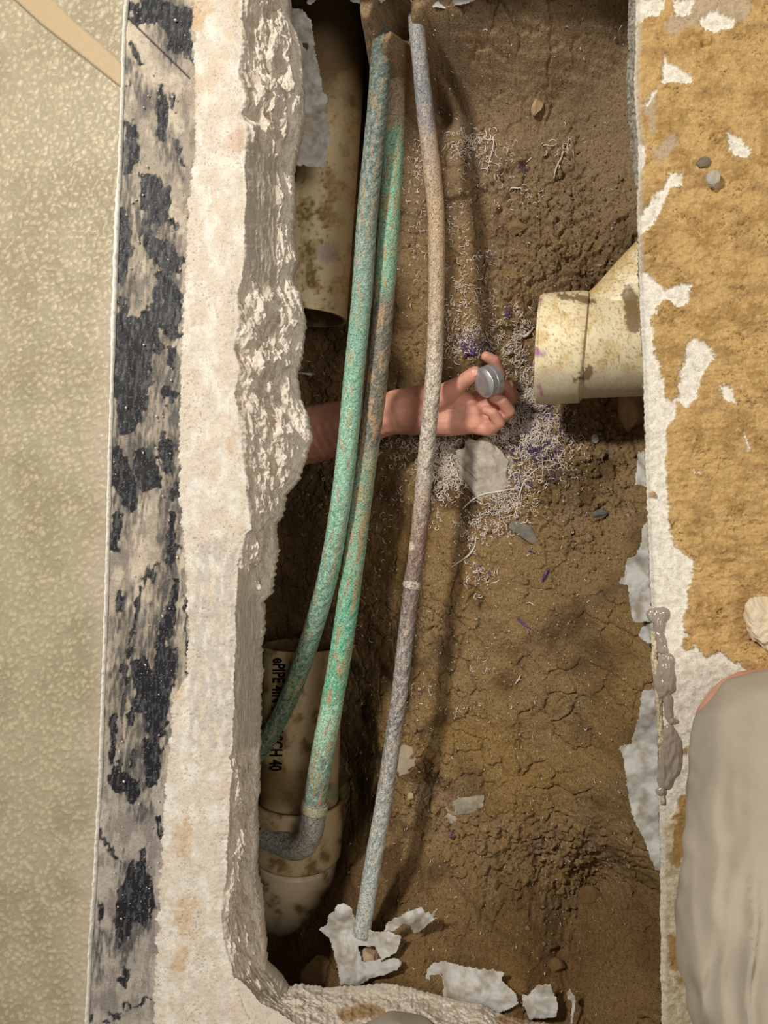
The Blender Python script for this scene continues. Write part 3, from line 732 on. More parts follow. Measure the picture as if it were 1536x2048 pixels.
def tube(path, rad, sides=40, bump=0.0, seed=1, colf=None, roughf=None, caps=True, inner=None):
    """path (n,3), rad (n,) -> mesh; inner: wall thickness to make it a hollow tube"""
    T, A, B = frames(path)
    th = np.linspace(0, 2 * math.pi, sides, endpoint=False)[None, :]
    d = np.concatenate([[0], np.cumsum(np.linalg.norm(np.diff(path, axis=0), axis=1))])[:, None]
    rr = np.asarray(rad)[:, None] + 0 * th
    if bump:
        nz = fbm(d * 90 + 0 * th, np.sin(th) * 1.4 + np.cos(th) * 3 + 0 * d, 4, seed)
        rr = rr + bump * nz
    V_ = path[:, None, :] + (A[:, None, :] * np.cos(th)[..., None] + B[:, None, :] * np.sin(th)[..., None]) * rr[..., None]
    n = len(path)
    verts = V_.reshape(-1, 3); faces = grid_faces(n, sides, wrap=True)
    cols = rough = None
    if colf is not None:
        res = colf(d + 0 * th, th + 0 * d, V_)
        cols = res[0].reshape(-1, 3) if isinstance(res, tuple) else res.reshape(-1, 3)
        rough = res[1].reshape(-1) if isinstance(res, tuple) else None
    if inner:
        Vi = path[:, None, :] + (A[:, None, :] * np.cos(th)[..., None] + B[:, None, :] * np.sin(th)[..., None]) * (rr - inner)[..., None]
        verts = np.vstack([verts, Vi.reshape(-1, 3)])
        fi = grid_faces(n, sides, wrap=True, flip=True) + n * sides
        k = np.arange(sides); k2 = (k + 1) % sides
        r0 = np.stack([k + n * sides, k2 + n * sides, k2, k], 1)
        L = (n - 1) * sides
        r1 = np.stack([k + L, k2 + L, k2 + L + n * sides, k + L + n * sides], 1)
        faces = np.vstack([faces, fi, r0, r1])
        if cols is not None: cols = np.vstack([cols, cols * np.array([.45, .38, .3])])  # inner wall coloured darker for the shade inside the tube
        if rough is not None: rough = np.concatenate([rough, rough])
        me = raw_mesh('tube', verts, faces, True, cols, rough)
    else:
        if caps:
            verts = np.vstack([verts, path[:1], path[-1:]])
            k = np.arange(sides); k2 = (k + 1) % sides
            c0 = np.stack([k2, k, np.full(sides, n * sides), np.full(sides, n * sides)], 1)[:, :3]
            L = (n - 1) * sides
            c1 = np.stack([k + L, k2 + L, np.full(sides, n * sides + 1)], 1)
            fl = [list(map(int, f)) for f in faces] + [list(map(int, f)) for f in c0] + [list(map(int, f)) for f in c1]
            if cols is not None: cols = np.vstack([cols, cols[:1], cols[-1:]])
            if rough is not None: rough = np.concatenate([rough, rough[:1], rough[-1:]])
            me = raw_mesh('tube', verts, fl, True, cols, rough)
        else:
            me = raw_mesh('tube', verts, faces, True, cols, rough)
    return me

def pipe_path(pts, step=.0013):
    w_ = np.array([[*V(a, b, z), r] for a, b, z, r in pts])
    c = catmull(w_, 14)
    c = resample(c, None, step)
    return c[:, :3], c[:, 3]
def patina(stops, speck, sc=1.0, seed=1, dirt=(184, 152, 112), dirt_amt=.5, side=None):
    """stops: list of (photo y, colour a, colour b)"""
    def f(d, th, Vv):
        px, py = W2P(Vv[..., 0], Vv[..., 1], Vv[..., 2])
        ysn = [s[0] for s in stops]
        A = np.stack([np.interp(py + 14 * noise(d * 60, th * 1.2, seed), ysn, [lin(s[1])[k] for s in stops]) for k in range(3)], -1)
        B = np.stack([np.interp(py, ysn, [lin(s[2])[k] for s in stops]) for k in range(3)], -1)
        u, v = d * 150 * sc, np.cos(th) * 2.6 * sc; u2 = np.sin(th) * 2.6 * sc
        n1 = fbm(u + u2, v + u2 * .6, 5, seed + 1, .65)
        c = mixc(A, B, sm(-.35, .45, n1)); gr_ = c.mean(-1, keepdims=True); c = (c * .86 + gr_ * .14) * 1.22
        n4 = fbm(u * 3.1 + u2 * 2.2, v * 3.3, 3, seed + 7, .8); c = c * (1 + .34 * n4)[..., None]
        n2 = fbm(u * 2.6 + u2 * 2, v * 2.6, 3, seed + 2, .7)
        c = mixc(c, lin(speck), sm(.24, .40, n2) * .6)
        n3 = fbm(d * 36 + u2, v * .8, 4, seed + 3)
        c = mixc(c, lin(dirt), sm(.12, .3, n3) * dirt_amt)
        if side is not None:
            s_ = sm(-.2, .5, np.cos(th - side[0]) + .5 * fbm(d * 30, th, 3, seed + 4))
            ar = sm(side[1], side[1] + 40, py) * sm(side[2] + 40, side[2], py)
            c = mixc(c, lin(side[3]), s_ * ar * .85)
        return c
    return f

# 1: left copper pipe
P1 = [(768, 40, -.185, .0128), (763, 100, -.14, .0127), (759, 160, -.122, .0126), (755, 215, -.118, .0126), (744, 330, -.115, .0126), (733, 450, -.114, .0126), (723, 600, -.114, .0126), (708, 750, -.114, .0126), (694, 900, -.114, .0126), (678, 1030, -.116, .0126), (656, 1150, -.122, .0126), (626, 1260, -.138, .0126), (592, 1360, -.162, .0127), (556, 1440, -.185, .0128), (512, 1510, -.205, .0130), (430, 1590, -.23, .0131)]
pth, rad = pipe_path(P1)
t1 = empty('copper_pipe', pth[len(pth) // 2]); tag(t1, 'pale green copper pipe nearest the broken slab, bending away under it at the lower end', 'pipe')
g_a, g_b = (138, 200, 168), (112, 176, 146)
me = tube(pth, rad, 72, .0005, 3, patina([(60, (74, 92, 86), (112, 124, 116)), (330, (88, 108, 102), (146, 156, 146)), (520, (112, 140, 128), (152, 176, 160)), (700, (138, 184, 160), (112, 164, 138)), (900, (154, 204, 178), (124, 178, 150)), (1100, (150, 196, 172), (100, 150, 124)), (1260, (142, 176, 152), (84, 124, 100)), (1400, (110, 140, 110), (60, 84, 66)), (1600, (90, 110, 84), (56, 70, 54))], (52, 82, 72), 1.0, 3, dirt_amt=.45))  # last stops darkened for slab shade over the bend
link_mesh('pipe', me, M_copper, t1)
# soil dried on its upper end
# 2: middle copper pipe with elbow
P2 = [(794, 60, -.21, .0125), (791, 140, -.175, .0128), (788, 250, -.155, .0130), (781, 400, -.146, .0132), (771, 550, -.143, .0134), (761, 680, -.141, .0134), (749, 800, -.140, .0134), (736, 900, -.140, .0134), (722, 1000, -.139, .0136), (706, 1130, -.138, .0138), (690, 1250, -.137, .0140), (674, 1350, -.137, .0141), (656, 1450, -.138, .0143), (641, 1530, -.142, .0145), (628, 1612, -.150, .0146)]
pth, rad = pipe_path(P2)
t2 = empty('copper_pipe', pth[len(pth) // 2]); tag(t2, 'bright green copper pipe, second from the broken slab, ending in an elbow', 'pipe')
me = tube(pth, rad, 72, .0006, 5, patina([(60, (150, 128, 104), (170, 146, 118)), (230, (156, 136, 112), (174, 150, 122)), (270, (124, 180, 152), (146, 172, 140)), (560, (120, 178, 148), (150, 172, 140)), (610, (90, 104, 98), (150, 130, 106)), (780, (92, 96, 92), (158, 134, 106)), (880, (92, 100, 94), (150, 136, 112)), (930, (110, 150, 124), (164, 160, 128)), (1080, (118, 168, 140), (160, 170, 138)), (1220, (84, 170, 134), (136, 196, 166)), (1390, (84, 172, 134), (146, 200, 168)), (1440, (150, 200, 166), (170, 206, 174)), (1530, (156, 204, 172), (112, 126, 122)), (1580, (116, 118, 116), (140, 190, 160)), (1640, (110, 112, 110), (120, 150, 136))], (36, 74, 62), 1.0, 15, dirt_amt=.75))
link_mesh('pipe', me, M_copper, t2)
PE = [(630, 1600, -.150, .0163), (626, 1635, -.154, .0166), (620, 1668, -.161, .0166), (606, 1690, -.166, .0166), (585, 1694, -.176, .0166), (560, 1684, -.188, .0166), (530, 1672, -.20, .0166)]
pth, rad = pipe_path(PE)
pat_e = patina([(1500, (150, 150, 142), (100, 104, 108)), (1800, (150, 150, 138), (96, 100, 106))], (190, 186, 170), 1.3, 25, dirt_amt=.4)
eb = link_mesh('elbow', tube(pth, rad, 72, .0004, 6, pat_e), M_copper, t2); eb['label'] = 'grey copper elbow'
pp = np.array([V(630.5, 1606, -.150), V(629.2, 1614, -.1505), V(628, 1621, -.151)])
lp = link_mesh('solder_ring', tube(catmull(pp, 5), np.full(11, .0176), 44, .0003, 8, lambda d, th, v: (np.ones(d.shape)[..., None] * lin((176, 170, 138)))), M_copper, t2)
PF = [(535, 1674, -.199, .0145), (500, 1666, -.212, .0145), (440, 1650, -.225, .0145)]
pth, rad = pipe_path(PF)
link_mesh('outlet_pipe', tube(pth, rad, 36, .0004, 9, pat_e), M_copper, t2)
# 3: thin pipe on the right
P3 = [(828, -10, -.17, .0098), (833, 48, -.132, .0098), (841, 130, -.13, .0098), (850, 220, -.14, .0104), (864, 340, -.15, .0110), (872, 430, -.155, .0106), (873, 560, -.158, .0102), (870, 700, -.16, .0102), (863, 800, -.16, .0102), (853, 900, -.16, .0102), (843, 1010, -.162, .0102), (831, 1120, -.165, .0102), (824, 1160, -.167, .0104), (823, 1180, -.167, .0105), (815, 1240, -.167, .0102), (801, 1370, -.165, .0102), (786, 1480, -.162, .0104), (768, 1600, -.155, .0106), (749, 1710, -.148, .0108), (731, 1820, -.142, .0108), (722, 1870, -.142, .0108)]
pth, rad = pipe_path(P3)
t3 = empty('copper_pipe', pth[len(pth) // 2]); tag(t3, 'thin weathered copper pipe standing alone on the right of the green pair', 'pipe')
pf3 = patina([(0, (158, 156, 158), (128, 128, 132)), (200, (146, 144, 146), (118, 118, 122)), (300, (180, 156, 130), (146, 136, 126)), (420, (186, 154, 116), (176, 150, 120)), (640, (200, 176, 146), (160, 142, 120)), (720, (218, 202, 180), (150, 138, 124)), (940, (214, 200, 184), (136, 124, 116)), (1010, (150, 128, 112), (196, 180, 164)), (1080, (128, 96, 80), (160, 138, 126)), (1180, (118, 88, 76), (150, 140, 136)), (1300, (128, 112, 108), (176, 170, 166)), (1460, (118, 108, 108), (180, 178, 174)), (1620, (140, 146, 144), (190, 192, 186)), (1760, (144, 158, 158), (190, 196, 190)), (1860, (200, 200, 190), (150, 164, 160))], (78, 76, 80), .9, 35, dirt=(206, 180, 146), dirt_amt=.35, side=(2.0, 230, 620, (206, 168, 120)))
def pf3b(d, th, Vv):
    c = pf3(d, th, Vv)
    px, py = W2P(Vv[..., 0], Vv[..., 1], Vv[..., 2])
    line = sm(.10, .03, np.abs(((th + 0.15 * noise(d * 20, th * 0, 5)) % (2 * math.pi)) - 1.75)) * sm(1380, 1420, py) * sm(1560, 1520, py)
    c = mixc(c, lin((196, 120, 100)), line)
    scr = sm(.06, .02, np.abs((th % (2 * math.pi)) - 1.45 - .1 * noise(d * 15, th * 0, 6))) * sm(100, 130, py) * sm(330, 200, py)
    c = mixc(c, lin((40, 38, 40)), scr)
    k = sm(5, 2, np.abs(py - 1168 - 2 * noise(px / 5, py * 0, 3)))
    c = mixc(c, lin((236, 226, 208)), k * .9)
    spot = sm(9, 5, np.hypot(px - 822, (py - 1092) * .8))
    return mixc(c, lin((226, 206, 184)), spot)
me = tube(pth, rad, 64, .0005, 7, pf3b)
link_mesh('pipe', me, M_copper, t3)
# pinched crease where it is kinked
pp = np.array([V(826, 1162, -.167), V(823.5, 1170, -.167), V(822, 1177, -.167)])
link_mesh('kink_ridge', tube(catmull(pp, 6), .0104 + .0014 * np.sin(np.linspace(0, math.pi, 13)), 36, .0004, 4, lambda d, th, v: mixc(lin((226, 214, 196)) + 0 * d[..., None], lin((120, 92, 78)), sm(0, .3, noise(d * 900, th * 3, 9)))), M_copper, t3)

# ------------------------------------------------------------------ PVC drains
def pvc_col(base, seed, dirt_shade_f):
    def f(d, th, Vv):
        px, py = W2P(Vv[..., 0], Vv[..., 1], Vv[..., 2])
        n1 = fbm(px / 40, py / 50, 5, seed); n2 = fbm(px / 9, py / 9, 4, seed + 1)
        c = mixc(lin(base) + 0 * d[..., None], lin(base) * np.array([.92, .86, .74]), sm(-.2, .5, n1))
        c, r = dirt_shade_f(c, px, py, n1, n2, d, th)
        return c, r
    return f
# A: upper left, lying along the trench
def dA(c, px, py, n1, n2, d, th):
    n1 = n1 + .35 * n2
    s_ = fbm(px / 22, py / 70, 4, 801)
    band = sm(30, 80, np.abs(px - 640 - (py - 300) * -.05) + 25 * n1)      # dusty flank deepened for slab shade; crest painted lighter where lit
    crest = sm(650, 690, px + 20 * n1)
    c = mixc(c, lin((158, 132, 84)), .75 * sm(-.25, .45, n1 + .3 * s_) * (1 - .8 * crest))
    c = mixc(c, lin((104, 80, 46)), .7 * sm(.2, .6, n1 + .6 * n2) * (1 - .6 * crest))
    c = mixc(c, lin((104, 80, 52)), .92 * sm(260, 120, py + 60 * n1))  # upper end darkened, a shadow painted into the colour
    c = mixc(c, lin((150, 134, 148)), .6 * sm(22, 8, np.hypot((px - 655) * .7, (py - 505) * .7) + 8 * n2))
    return c, .45 + .3 * sm(-.1, .4, n1)
ax = np.array([V(668, -60, -.25), V(655, 60, -.25), V(642, 250, -.25), V(627, 450, -.25), V(614, 636, -.25)])
pa = resample(catmull(ax, 10), None, .0018)
pa = np.vstack([pa, ax[-1]])
drA = empty('drain_pipe', ax[-1]); tag(drA, 'dirty cream plastic drain pipe along the upper left, its open end facing down the trench', 'pipe')
o_ = link_mesh('pipe', tube(pa, np.full(len(pa), .0572), 180, .0002, 2, pvc_col((222, 204, 164), 800, dA), inner=.006), M_pvc, drA)
# B: lower left riser with hub and bend
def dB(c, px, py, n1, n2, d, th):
    c = mixc(c, lin((132, 110, 72)), .35 + .45 * sm(-.1, .4, n1))  # dirt film, made darker to stand in for shade under the slab
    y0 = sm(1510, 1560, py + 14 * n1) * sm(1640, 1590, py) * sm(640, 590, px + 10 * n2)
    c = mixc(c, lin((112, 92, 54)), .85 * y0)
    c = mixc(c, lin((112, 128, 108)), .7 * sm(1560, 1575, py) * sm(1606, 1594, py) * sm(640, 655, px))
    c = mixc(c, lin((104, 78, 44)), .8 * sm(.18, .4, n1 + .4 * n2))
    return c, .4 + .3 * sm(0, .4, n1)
axB = np.array([V(605, 1290, -.25), V(603, 1400, -.25), V(600, 1500, -.25), V(597, 1612, -.25)])
pb = np.vstack([resample(catmull(axB, 10), None, .003), axB[-1]])
drB = empty('drain_pipe', axB[-1]); tag(drB, 'cream plastic drain pipe at the lower left with black lettering and a bend', 'pipe')
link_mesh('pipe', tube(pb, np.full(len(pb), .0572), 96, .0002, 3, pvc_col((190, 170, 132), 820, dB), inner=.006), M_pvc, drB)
axH = np.array([V(597, 1596, -.25), V(595, 1650, -.25), V(592, 1706, -.252)])
ph = np.vstack([resample(catmull(axH, 10), None, .003), axH[-1]])
rh = np.full(len(ph), .0650); rh[0] = .0635; rh[-4:] = [.0648, .0642, .0630, .0612]
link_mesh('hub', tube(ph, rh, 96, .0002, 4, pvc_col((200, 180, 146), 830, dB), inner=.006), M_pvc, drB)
axb = np.array([V(592, 1698, -.252), V(588, 1735, -.262), V(575, 1770, -.29), V(560, 1790, -.33), V(550, 1800, -.39)])
pq = np.vstack([resample(catmull(axb, 10), None, .003), axb[-1]])
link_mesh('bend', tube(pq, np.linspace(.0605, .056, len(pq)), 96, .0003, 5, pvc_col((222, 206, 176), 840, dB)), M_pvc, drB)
# short white branch leaving the bend to the left
pbn = np.array([V(570, 1722, -.235), V(540, 1722, -.24), V(480, 1735, -.25)])
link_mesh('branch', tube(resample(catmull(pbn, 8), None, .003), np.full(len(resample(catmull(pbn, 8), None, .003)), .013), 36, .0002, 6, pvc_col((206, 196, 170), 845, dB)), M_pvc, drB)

# lettering along pipe B
def lettering():
    cu = bpy.data.curves.new('lettering', 'FONT')
    cu.body = 'ePIPE 4IN DWV SCH 40'
    cu.size = 1.0; cu.offset = 0.034; cu.resolution_u = 3
    ob = bpy.data.objects.new('tmp', cu); COL.objects.link(ob)
    dg = bpy.context.evaluated_depsgraph_get()
    me0 = bpy.data.meshes.new_from_object(ob.evaluated_get(dg))
    COL.objects.unlink(ob); bpy.data.objects.remove(ob)
    import bmesh
    bm = bmesh.new(); bm.from_mesh(me0)
    bmesh.ops.triangulate(bm, faces=bm.faces[:])
    bmesh.ops.subdivide_edges(bm, edges=[e for e in bm.edges if e.calc_length() > .25], cuts=2, use_grid_fill=False)
    co = np.array([v.co[:] for v in bm.verts])
    L = co[:, 0].max()
    u = co[:, 0] / L; v = co[:, 1] / .72
    py = 1316 + u * 226
    pxl = (547 - u * 8) + v * 25
    # project onto the pipe's own surface
    res = []
    a, b = axB[0], axB[-1]; ud = (b - a) / np.linalg.norm(b - a)
    for qx, qy in zip(pxl, py):
        o = np.array([0, 0, CAM_H]); tgt = V(qx, qy, -.25); dr = tgt - o; dr /= np.linalg.norm(dr)
        w0 = o - a; dp = dr - ud * dr.dot(ud); wp = w0 - ud * w0.dot(ud)
        A_, B_, C_ = dp.dot(dp), 2 * dp.dot(wp), wp.dot(wp) - (.0576 + .0003) ** 2
        disc = max(B_ * B_ - 4 * A_ * C_, 0)
        res.append(o + dr * ((-B_ - math.sqrt(disc)) / (2 * A_)))
    for vv, r in zip(bm.verts, res): vv.co = r
    me = bpy.data.meshes.new('lettering'); bm.to_mesh(me); bm.free()
    ob = link_mesh('lettering', me, M_ink, drB)
    ob['label'] = 'black printed pipe lettering'
lettering()

# C: fitting on the right
def dC(c, px, py, n1, n2, d, th):
    c = mixc(lin((240, 226, 188)) + 0 * c, lin((222, 196, 142)), sm(-.1, .5, n1))
    n3 = fbm(px / 4, py / 4, 3, 871); c = mixc(c, lin((186, 152, 102)), .6 * sm(.1, .5, n3 + .5 * n1 + .4 * n2)); c = mixc(c, lin((150, 118, 74)), .5 * sm(.3, .55, n2 + .4 * n3))
    c = mixc(c, lin((206, 194, 166)), .8 * sm(725, 760, py + 14 * n1))
    mud = strokes(px + 8 * n2, py + 8 * n2, [[(1255, 575, 8), (1262, 600, 16), (1268, 650, 16)], [(1165, 600, 8), (1185, 603, 6)], [(1180, 735, 5), (1172, 752, 9), (1150, 762, 4)], [(1120, 592, 5), (1165, 597, 7)]])
    c = mixc(c, lin((128, 104, 70)), .92 * sm(-2, 2.5, mud))
    pu = strokes(px + 6 * n2, py + 6 * n2, [[(1072, 705, 8), (1088, 708, 5)], [(1072, 620, 4), (1080, 600, 4)], [(1078, 770, 4), (1085, 790, 3)]])
    c = mixc(c, lin((166, 96, 160)), .75 * sm(-3, 4, pu + 4 * n2))
    return c, .42 + .25 * sm(0, .4, n2)
fit = empty('drain_fitting', V(1170, 700, -.17)); tag(fit, 'cream plastic branch fitting poking out from under the right slab', 'pipe fitting')
def seg(name, pts, radii, seed, parent, inner=None, sides=220, mat=M_pvc, lab=None, cf=None):
    a = np.array([[*V(*p), r] for p, r in zip(pts, radii)])
    c = catmull(a, 16); c = resample(c, None, .0012); c = np.vstack([c, a[-1]])
    o = link_mesh(name, tube(c[:, :3], c[:, 3], sides, .00025, seed, pvc_col((240, 226, 188), seed, cf or dC), inner=inner), mat, parent)
    if lab: o['label'] = lab
    return o
seg('hub', [(1077, 699, -.174), (1081, 699, -.174), (1088, 699, -.174), (1130, 697, -.173), (1160, 695, -.172), (1166, 695, -.172), (1172, 695, -.172)], [.0636, .0655, .0662, .0665, .0660, .0640, .0608], 850, fit, .006)
seg('body', [(1160, 695, -.172), (1200, 693, -.171), (1260, 690, -.170), (1420, 684, -.168)], [.0612, .0606, .0606, .0606], 851, fit)
seg('branch', [(1200, 662, -.178), (1240, 630, -.172), (1300, 566, -.165), (1350, 516, -.16)], [.046, .0455, .0455, .0455], 852, fit)

# ------------------------------------------------------------------ plastic sheeting scraps
def pip_cells(inside):
    r, c = inside.shape
    return inside[:-1, :-1] & inside[1:, :-1] & inside[:-1, 1:] & inside[1:, 1:]
def sheet(label, poly, zc, step=1.3, wav=.003, jagamp=2.0, seed=1, thick=.00035, hole=None, mat=None, name='plastic_scrap', cat='plastic scrap', follow=None):
    """zc: list of (px, py, z) heights, blended by distance; follow: lift over the soil"""
    mat = mat or M_sheet
    p = np.array(poly, float)
    xs = np.arange(p[:, 0].min() - 4, p[:, 0].max() + 4, step); ys = np.arange(p[:, 1].min() - 4, p[:, 1].max() + 4, step)
    X, Y = np.meshgrid(xs, ys)
    j = jagamp * (noise(X / 9, Y / 9, seed) + .7 * noise(X / 4, Y / 4, seed + 1))
    f = sdf_poly(X, Y, poly)
    if hole:
        for h in hole: f = np.minimum(f, -sdf_poly(X, Y, h) + 1.5)
    ins = (f + j) > 0
    if follow is not None:
        x, y, z = on_ground(X.ravel(), Y.ravel(), follow)
        Zm = z.reshape(X.shape)
        for _ in range(6):
            Zm = .2 * (Zm + np.roll(Zm, 1, 0) + np.roll(Zm, -1, 0) + np.roll(Zm, 1, 1) + np.roll(Zm, -1, 1)) + .0004
    else:
        wsum = 0; zz = 0
        for a, b, c in zc:
            wgt = 1 / ((X - a) ** 2 + (Y - b) ** 2 + 60) ** 1.3
            wsum = wsum + wgt; zz = zz + wgt * c
        Zm = zz / wsum
    Zm = Zm + wav * fbm(X / 38, Y / 38, 3, seed + 5) + wav * .12 * noise(X / 14, Y / 14, seed + 6)
    x, y, z = P(X, Y, Zm)
    keep = pip_cells(ins)
    nr, nc = X.shape
    f_ = grid_faces(nr, nc).reshape(nr - 1, nc - 1, 4)[keep]
    used = np.unique(f_); mp = np.full(nr * nc, -1); mp[used] = np.arange(len(used))
    verts = np.stack([x, y, z], -1).reshape(-1, 3)[used]
    me = raw_mesh(name, verts, mp[f_][:, ::-1].copy())
    o = link_mesh(name, me, mat, None, origin=verts.mean(0))
    s = o.modifiers.new('thickness', 'SOLIDIFY'); s.thickness = thick; s.offset = 1
    tag(o, label, cat)
    return o
sheet('long translucent plastic strip hanging under the upper left slab edge', [(572, 15), (605, 18), (622, 40), (628, 70), (632, 110), (642, 150), (645, 180), (656, 195), (650, 225), (660, 255), (662, 280), (654, 300), (655, 336), (578, 331), (575, 150)],
      [(600, 30, -.108), (610, 100, -.120), (620, 200, -.125), (640, 300, -.135), (585, 200, -.112), (585, 320, -.118), (655, 240, -.14)], hole=[[(604, 86), (614, 84), (618, 92), (614, 100), (606, 96)]], wav=.004, seed=11)
sheet('small pointed plastic scrap at the top left of the trench', [(612, 6), (625, -30), (650, -30), (634, 0), (618, 12)], [(620, 0, -.112)], seed=12)
sheet('white plastic scrap on the top edge, the smaller of the two', [(690, -40), (770, -40), (772, 2), (762, 8), (755, 0), (730, 9), (700, 5)], [(730, 0, -.112)], seed=13)
sheet('white plastic scrap on the top edge, the wider one', [(808, -40), (960, -40), (950, 2), (925, 10), (890, 18), (860, 15), (840, 10), (822, 4)], [(870, 0, -.11)], seed=14)
sheet('torn plastic flap under the middle of the right slab edge', [(1300, 1040), (1284, 1050), (1282, 1085), (1272, 1112), (1256, 1116), (1249, 1132), (1250, 1152), (1240, 1158), (1238, 1168), (1254, 1172), (1258, 1200), (1262, 1225), (1264, 1243), (1275, 1246), (1320, 1242), (1320, 1040)],
      [(1300, 1100, -.106), (1300, 1230, -.106), (1255, 1140, -.126), (1262, 1220, -.124), (1280, 1180, -.114)], seed=15, wav=.003)
sheet('small greyish plastic tab just below the torn flap on the right', [(1320, 1240), (1290, 1248), (1280, 1262), (1276, 1268), (1284, 1280), (1298, 1288), (1320, 1292)], [(1320, 1260, -.106), (1280, 1266, -.122)], seed=16)
sheet('largest plastic flap, long and jagged, low on the right slab edge', [(1330, 1375), (1284, 1380), (1280, 1395), (1278, 1430), (1266, 1470), (1262, 1488), (1240, 1489), (1238, 1500), (1246, 1515), (1252, 1560), (1256, 1590), (1262, 1625), (1272, 1650), (1288, 1680), (1300, 1715), (1312, 1740), (1335, 1740)],
      [(1310, 1400, -.106), (1320, 1600, -.106), (1318, 1720, -.108), (1260, 1500, -.128), (1262, 1600, -.126), (1290, 1680, -.118), (1290, 1550, -.114)], seed=17, wav=.003)
sheet('thin pale plastic sliver on the right slab edge beside the dirt wall', [(1300, 900), (1276, 903), (1272, 930), (1270, 970), (1300, 975)], [(1300, 930, -.108), (1272, 940, -.118)], seed=18)
sheet('torn white plastic wrapped round the foot of the thin pipe', [(674, 1808), (690, 1806), (706, 1818), (712, 1842), (735, 1856), (750, 1862), (778, 1862), (804, 1872), (795, 1905), (770, 1918), (765, 1922), (790, 1914), (805, 1925), (795, 1940), (770, 1950), (740, 1958), (720, 1972), (680, 1970), (676, 1945), (668, 1910), (660, 1880), (636, 1858), (652, 1850), (656, 1830), (668, 1822)],
      [(680, 1820, -.128), (700, 1850, -.140), (740, 1880, -.138), (790, 1885, -.130), (690, 1920, -.128), (700, 1965, -.112), (780, 1940, -.118), (640, 1858, -.15)], hole=[[(716, 1892), (748, 1892), (764, 1918), (724, 1925)]], seed=19, wav=.004)
sheet('ragged twisted plastic ribbon to the right of the thin pipe foot', [(770, 1850), (776, 1842), (798, 1832), (815, 1822), (830, 1818), (843, 1812), (852, 1824), (858, 1820), (862, 1828), (874, 1815), (876, 1818), (868, 1834), (877, 1836), (858, 1848), (840, 1865), (826, 1868), (820, 1852), (806, 1850), (790, 1862), (766, 1868)],
      [(780, 1855, -.135), (820, 1835, -.125), (870, 1830, -.130), (840, 1860, -.145)], seed=20, wav=.006, step=1.5, jagamp=1.5)
sheet('broad plastic sheet lying along the bottom of the trench', [(856, 1935), (866, 1926), (885, 1922), (905, 1925), (925, 1932), (955, 1936), (985, 1938), (1010, 1944), (1004, 1960), (1020, 1975), (1032, 1985), (1038, 2010), (990, 2030), (880, 2010), (862, 1985), (850, 1950)],
      [(860, 1940, -.128), (1000, 1945, -.125), (940, 1990, -.108), (1020, 2010, -.112)], seed=21, wav=.003)
sheet('fan of plastic sheet at the bottom, right of the broad sheet', [(1042, 1988), (1055, 1990), (1072, 1970), (1100, 1968), (1108, 1985), (1118, 2010), (1112, 2035), (1060, 2040), (1045, 2010)], [(1080, 1980, -.126), (1080, 2030, -.112)], seed=22, wav=.004)
sheet('narrow curled plastic strip at the bottom right, standing on end', [(1133, 1985), (1140, 1976), (1150, 1992), (1152, 2000), (1146, 2048), (1140, 2048), (1144, 2004), (1134, 1998)], [(1140, 1990, -.12), (1145, 2040, -.115)], seed=23, step=1.4, jagamp=1)

# ------------------------------------------------------------------ glue bead on the right slab
def bead(label, lumps, seed, zb=.001):
    allp = [q for l in lumps for q in l]
    x0 = min(q[0] - q[2] for q in allp) - 4; x1 = max(q[0] + q[2] for q in allp) + 4
    y0 = min(q[1] - q[2] for q in allp) - 4; y1 = max(q[1] + q[2] for q in allp) + 4
    X, Y = np.meshgrid(np.arange(x0, x1, 1.5), np.arange(y0, y1, 1.5))
    f = np.full(X.shape, -99.)
    for l in lumps: f = np.maximum(f, strokes(X, Y, [l]))
    f = f + 3 * noise(X / 22, Y / 22, seed)
    ins = f > 0
    h = .0030 * np.sqrt(np.clip(f, 0, 9) / 9) * (1 + .28 * fbm(X / 20, Y / 20, 3, seed + 2)) + .0012 * noise(X / 9, Y / 18, seed + 4) * sm(1, 6, f)
    h = np.where(ins, np.maximum(h, .0003), -.001)
    keep = pip_cells(f > -1.5)
    x, y, _ = P(X, Y, 0.003)
    nr, nc = X.shape
    f_ = grid_faces(nr, nc).reshape(nr - 1, nc - 1, 4)[keep]
    used = np.unique(f_); mp = np.full(nr * nc, -1); mp[used] = np.arange(len(used))
    verts = np.stack([x, y, zb + h], -1).reshape(-1, 3)[used]
    me = raw_mesh('glue_bead', verts, mp[f_][:, ::-1].copy())
    o = link_mesh('glue_bead', me, M_glue, None, origin=verts.mean(0))
    tag(o, label, 'glue')
bead('shiny round glue blob at the top of the dried glue on the right slab', [[(1311, 1232, 17), (1325, 1231, 16)], [(1318, 1242, 14), (1318, 1260, 10)]], 31)
bead('glossy wrinkled glue bead in the middle of the dried glue line', [[(1318, 1270, 9), (1326, 1300, 10)], [(1332, 1325, 17), (1330, 1370, 22), (1328, 1385, 14)], [(1335, 1398, 10), (1339, 1430, 10)], [(1345, 1442, 8), (1354, 1444, 5)]], 33)
bead('flat wide glue pool at the lower end of the dried glue line', [[(1338, 1460, 11), (1344, 1490, 21), (1340, 1530, 24), (1332, 1564, 17)], [(1324, 1584, 10)]], 35)
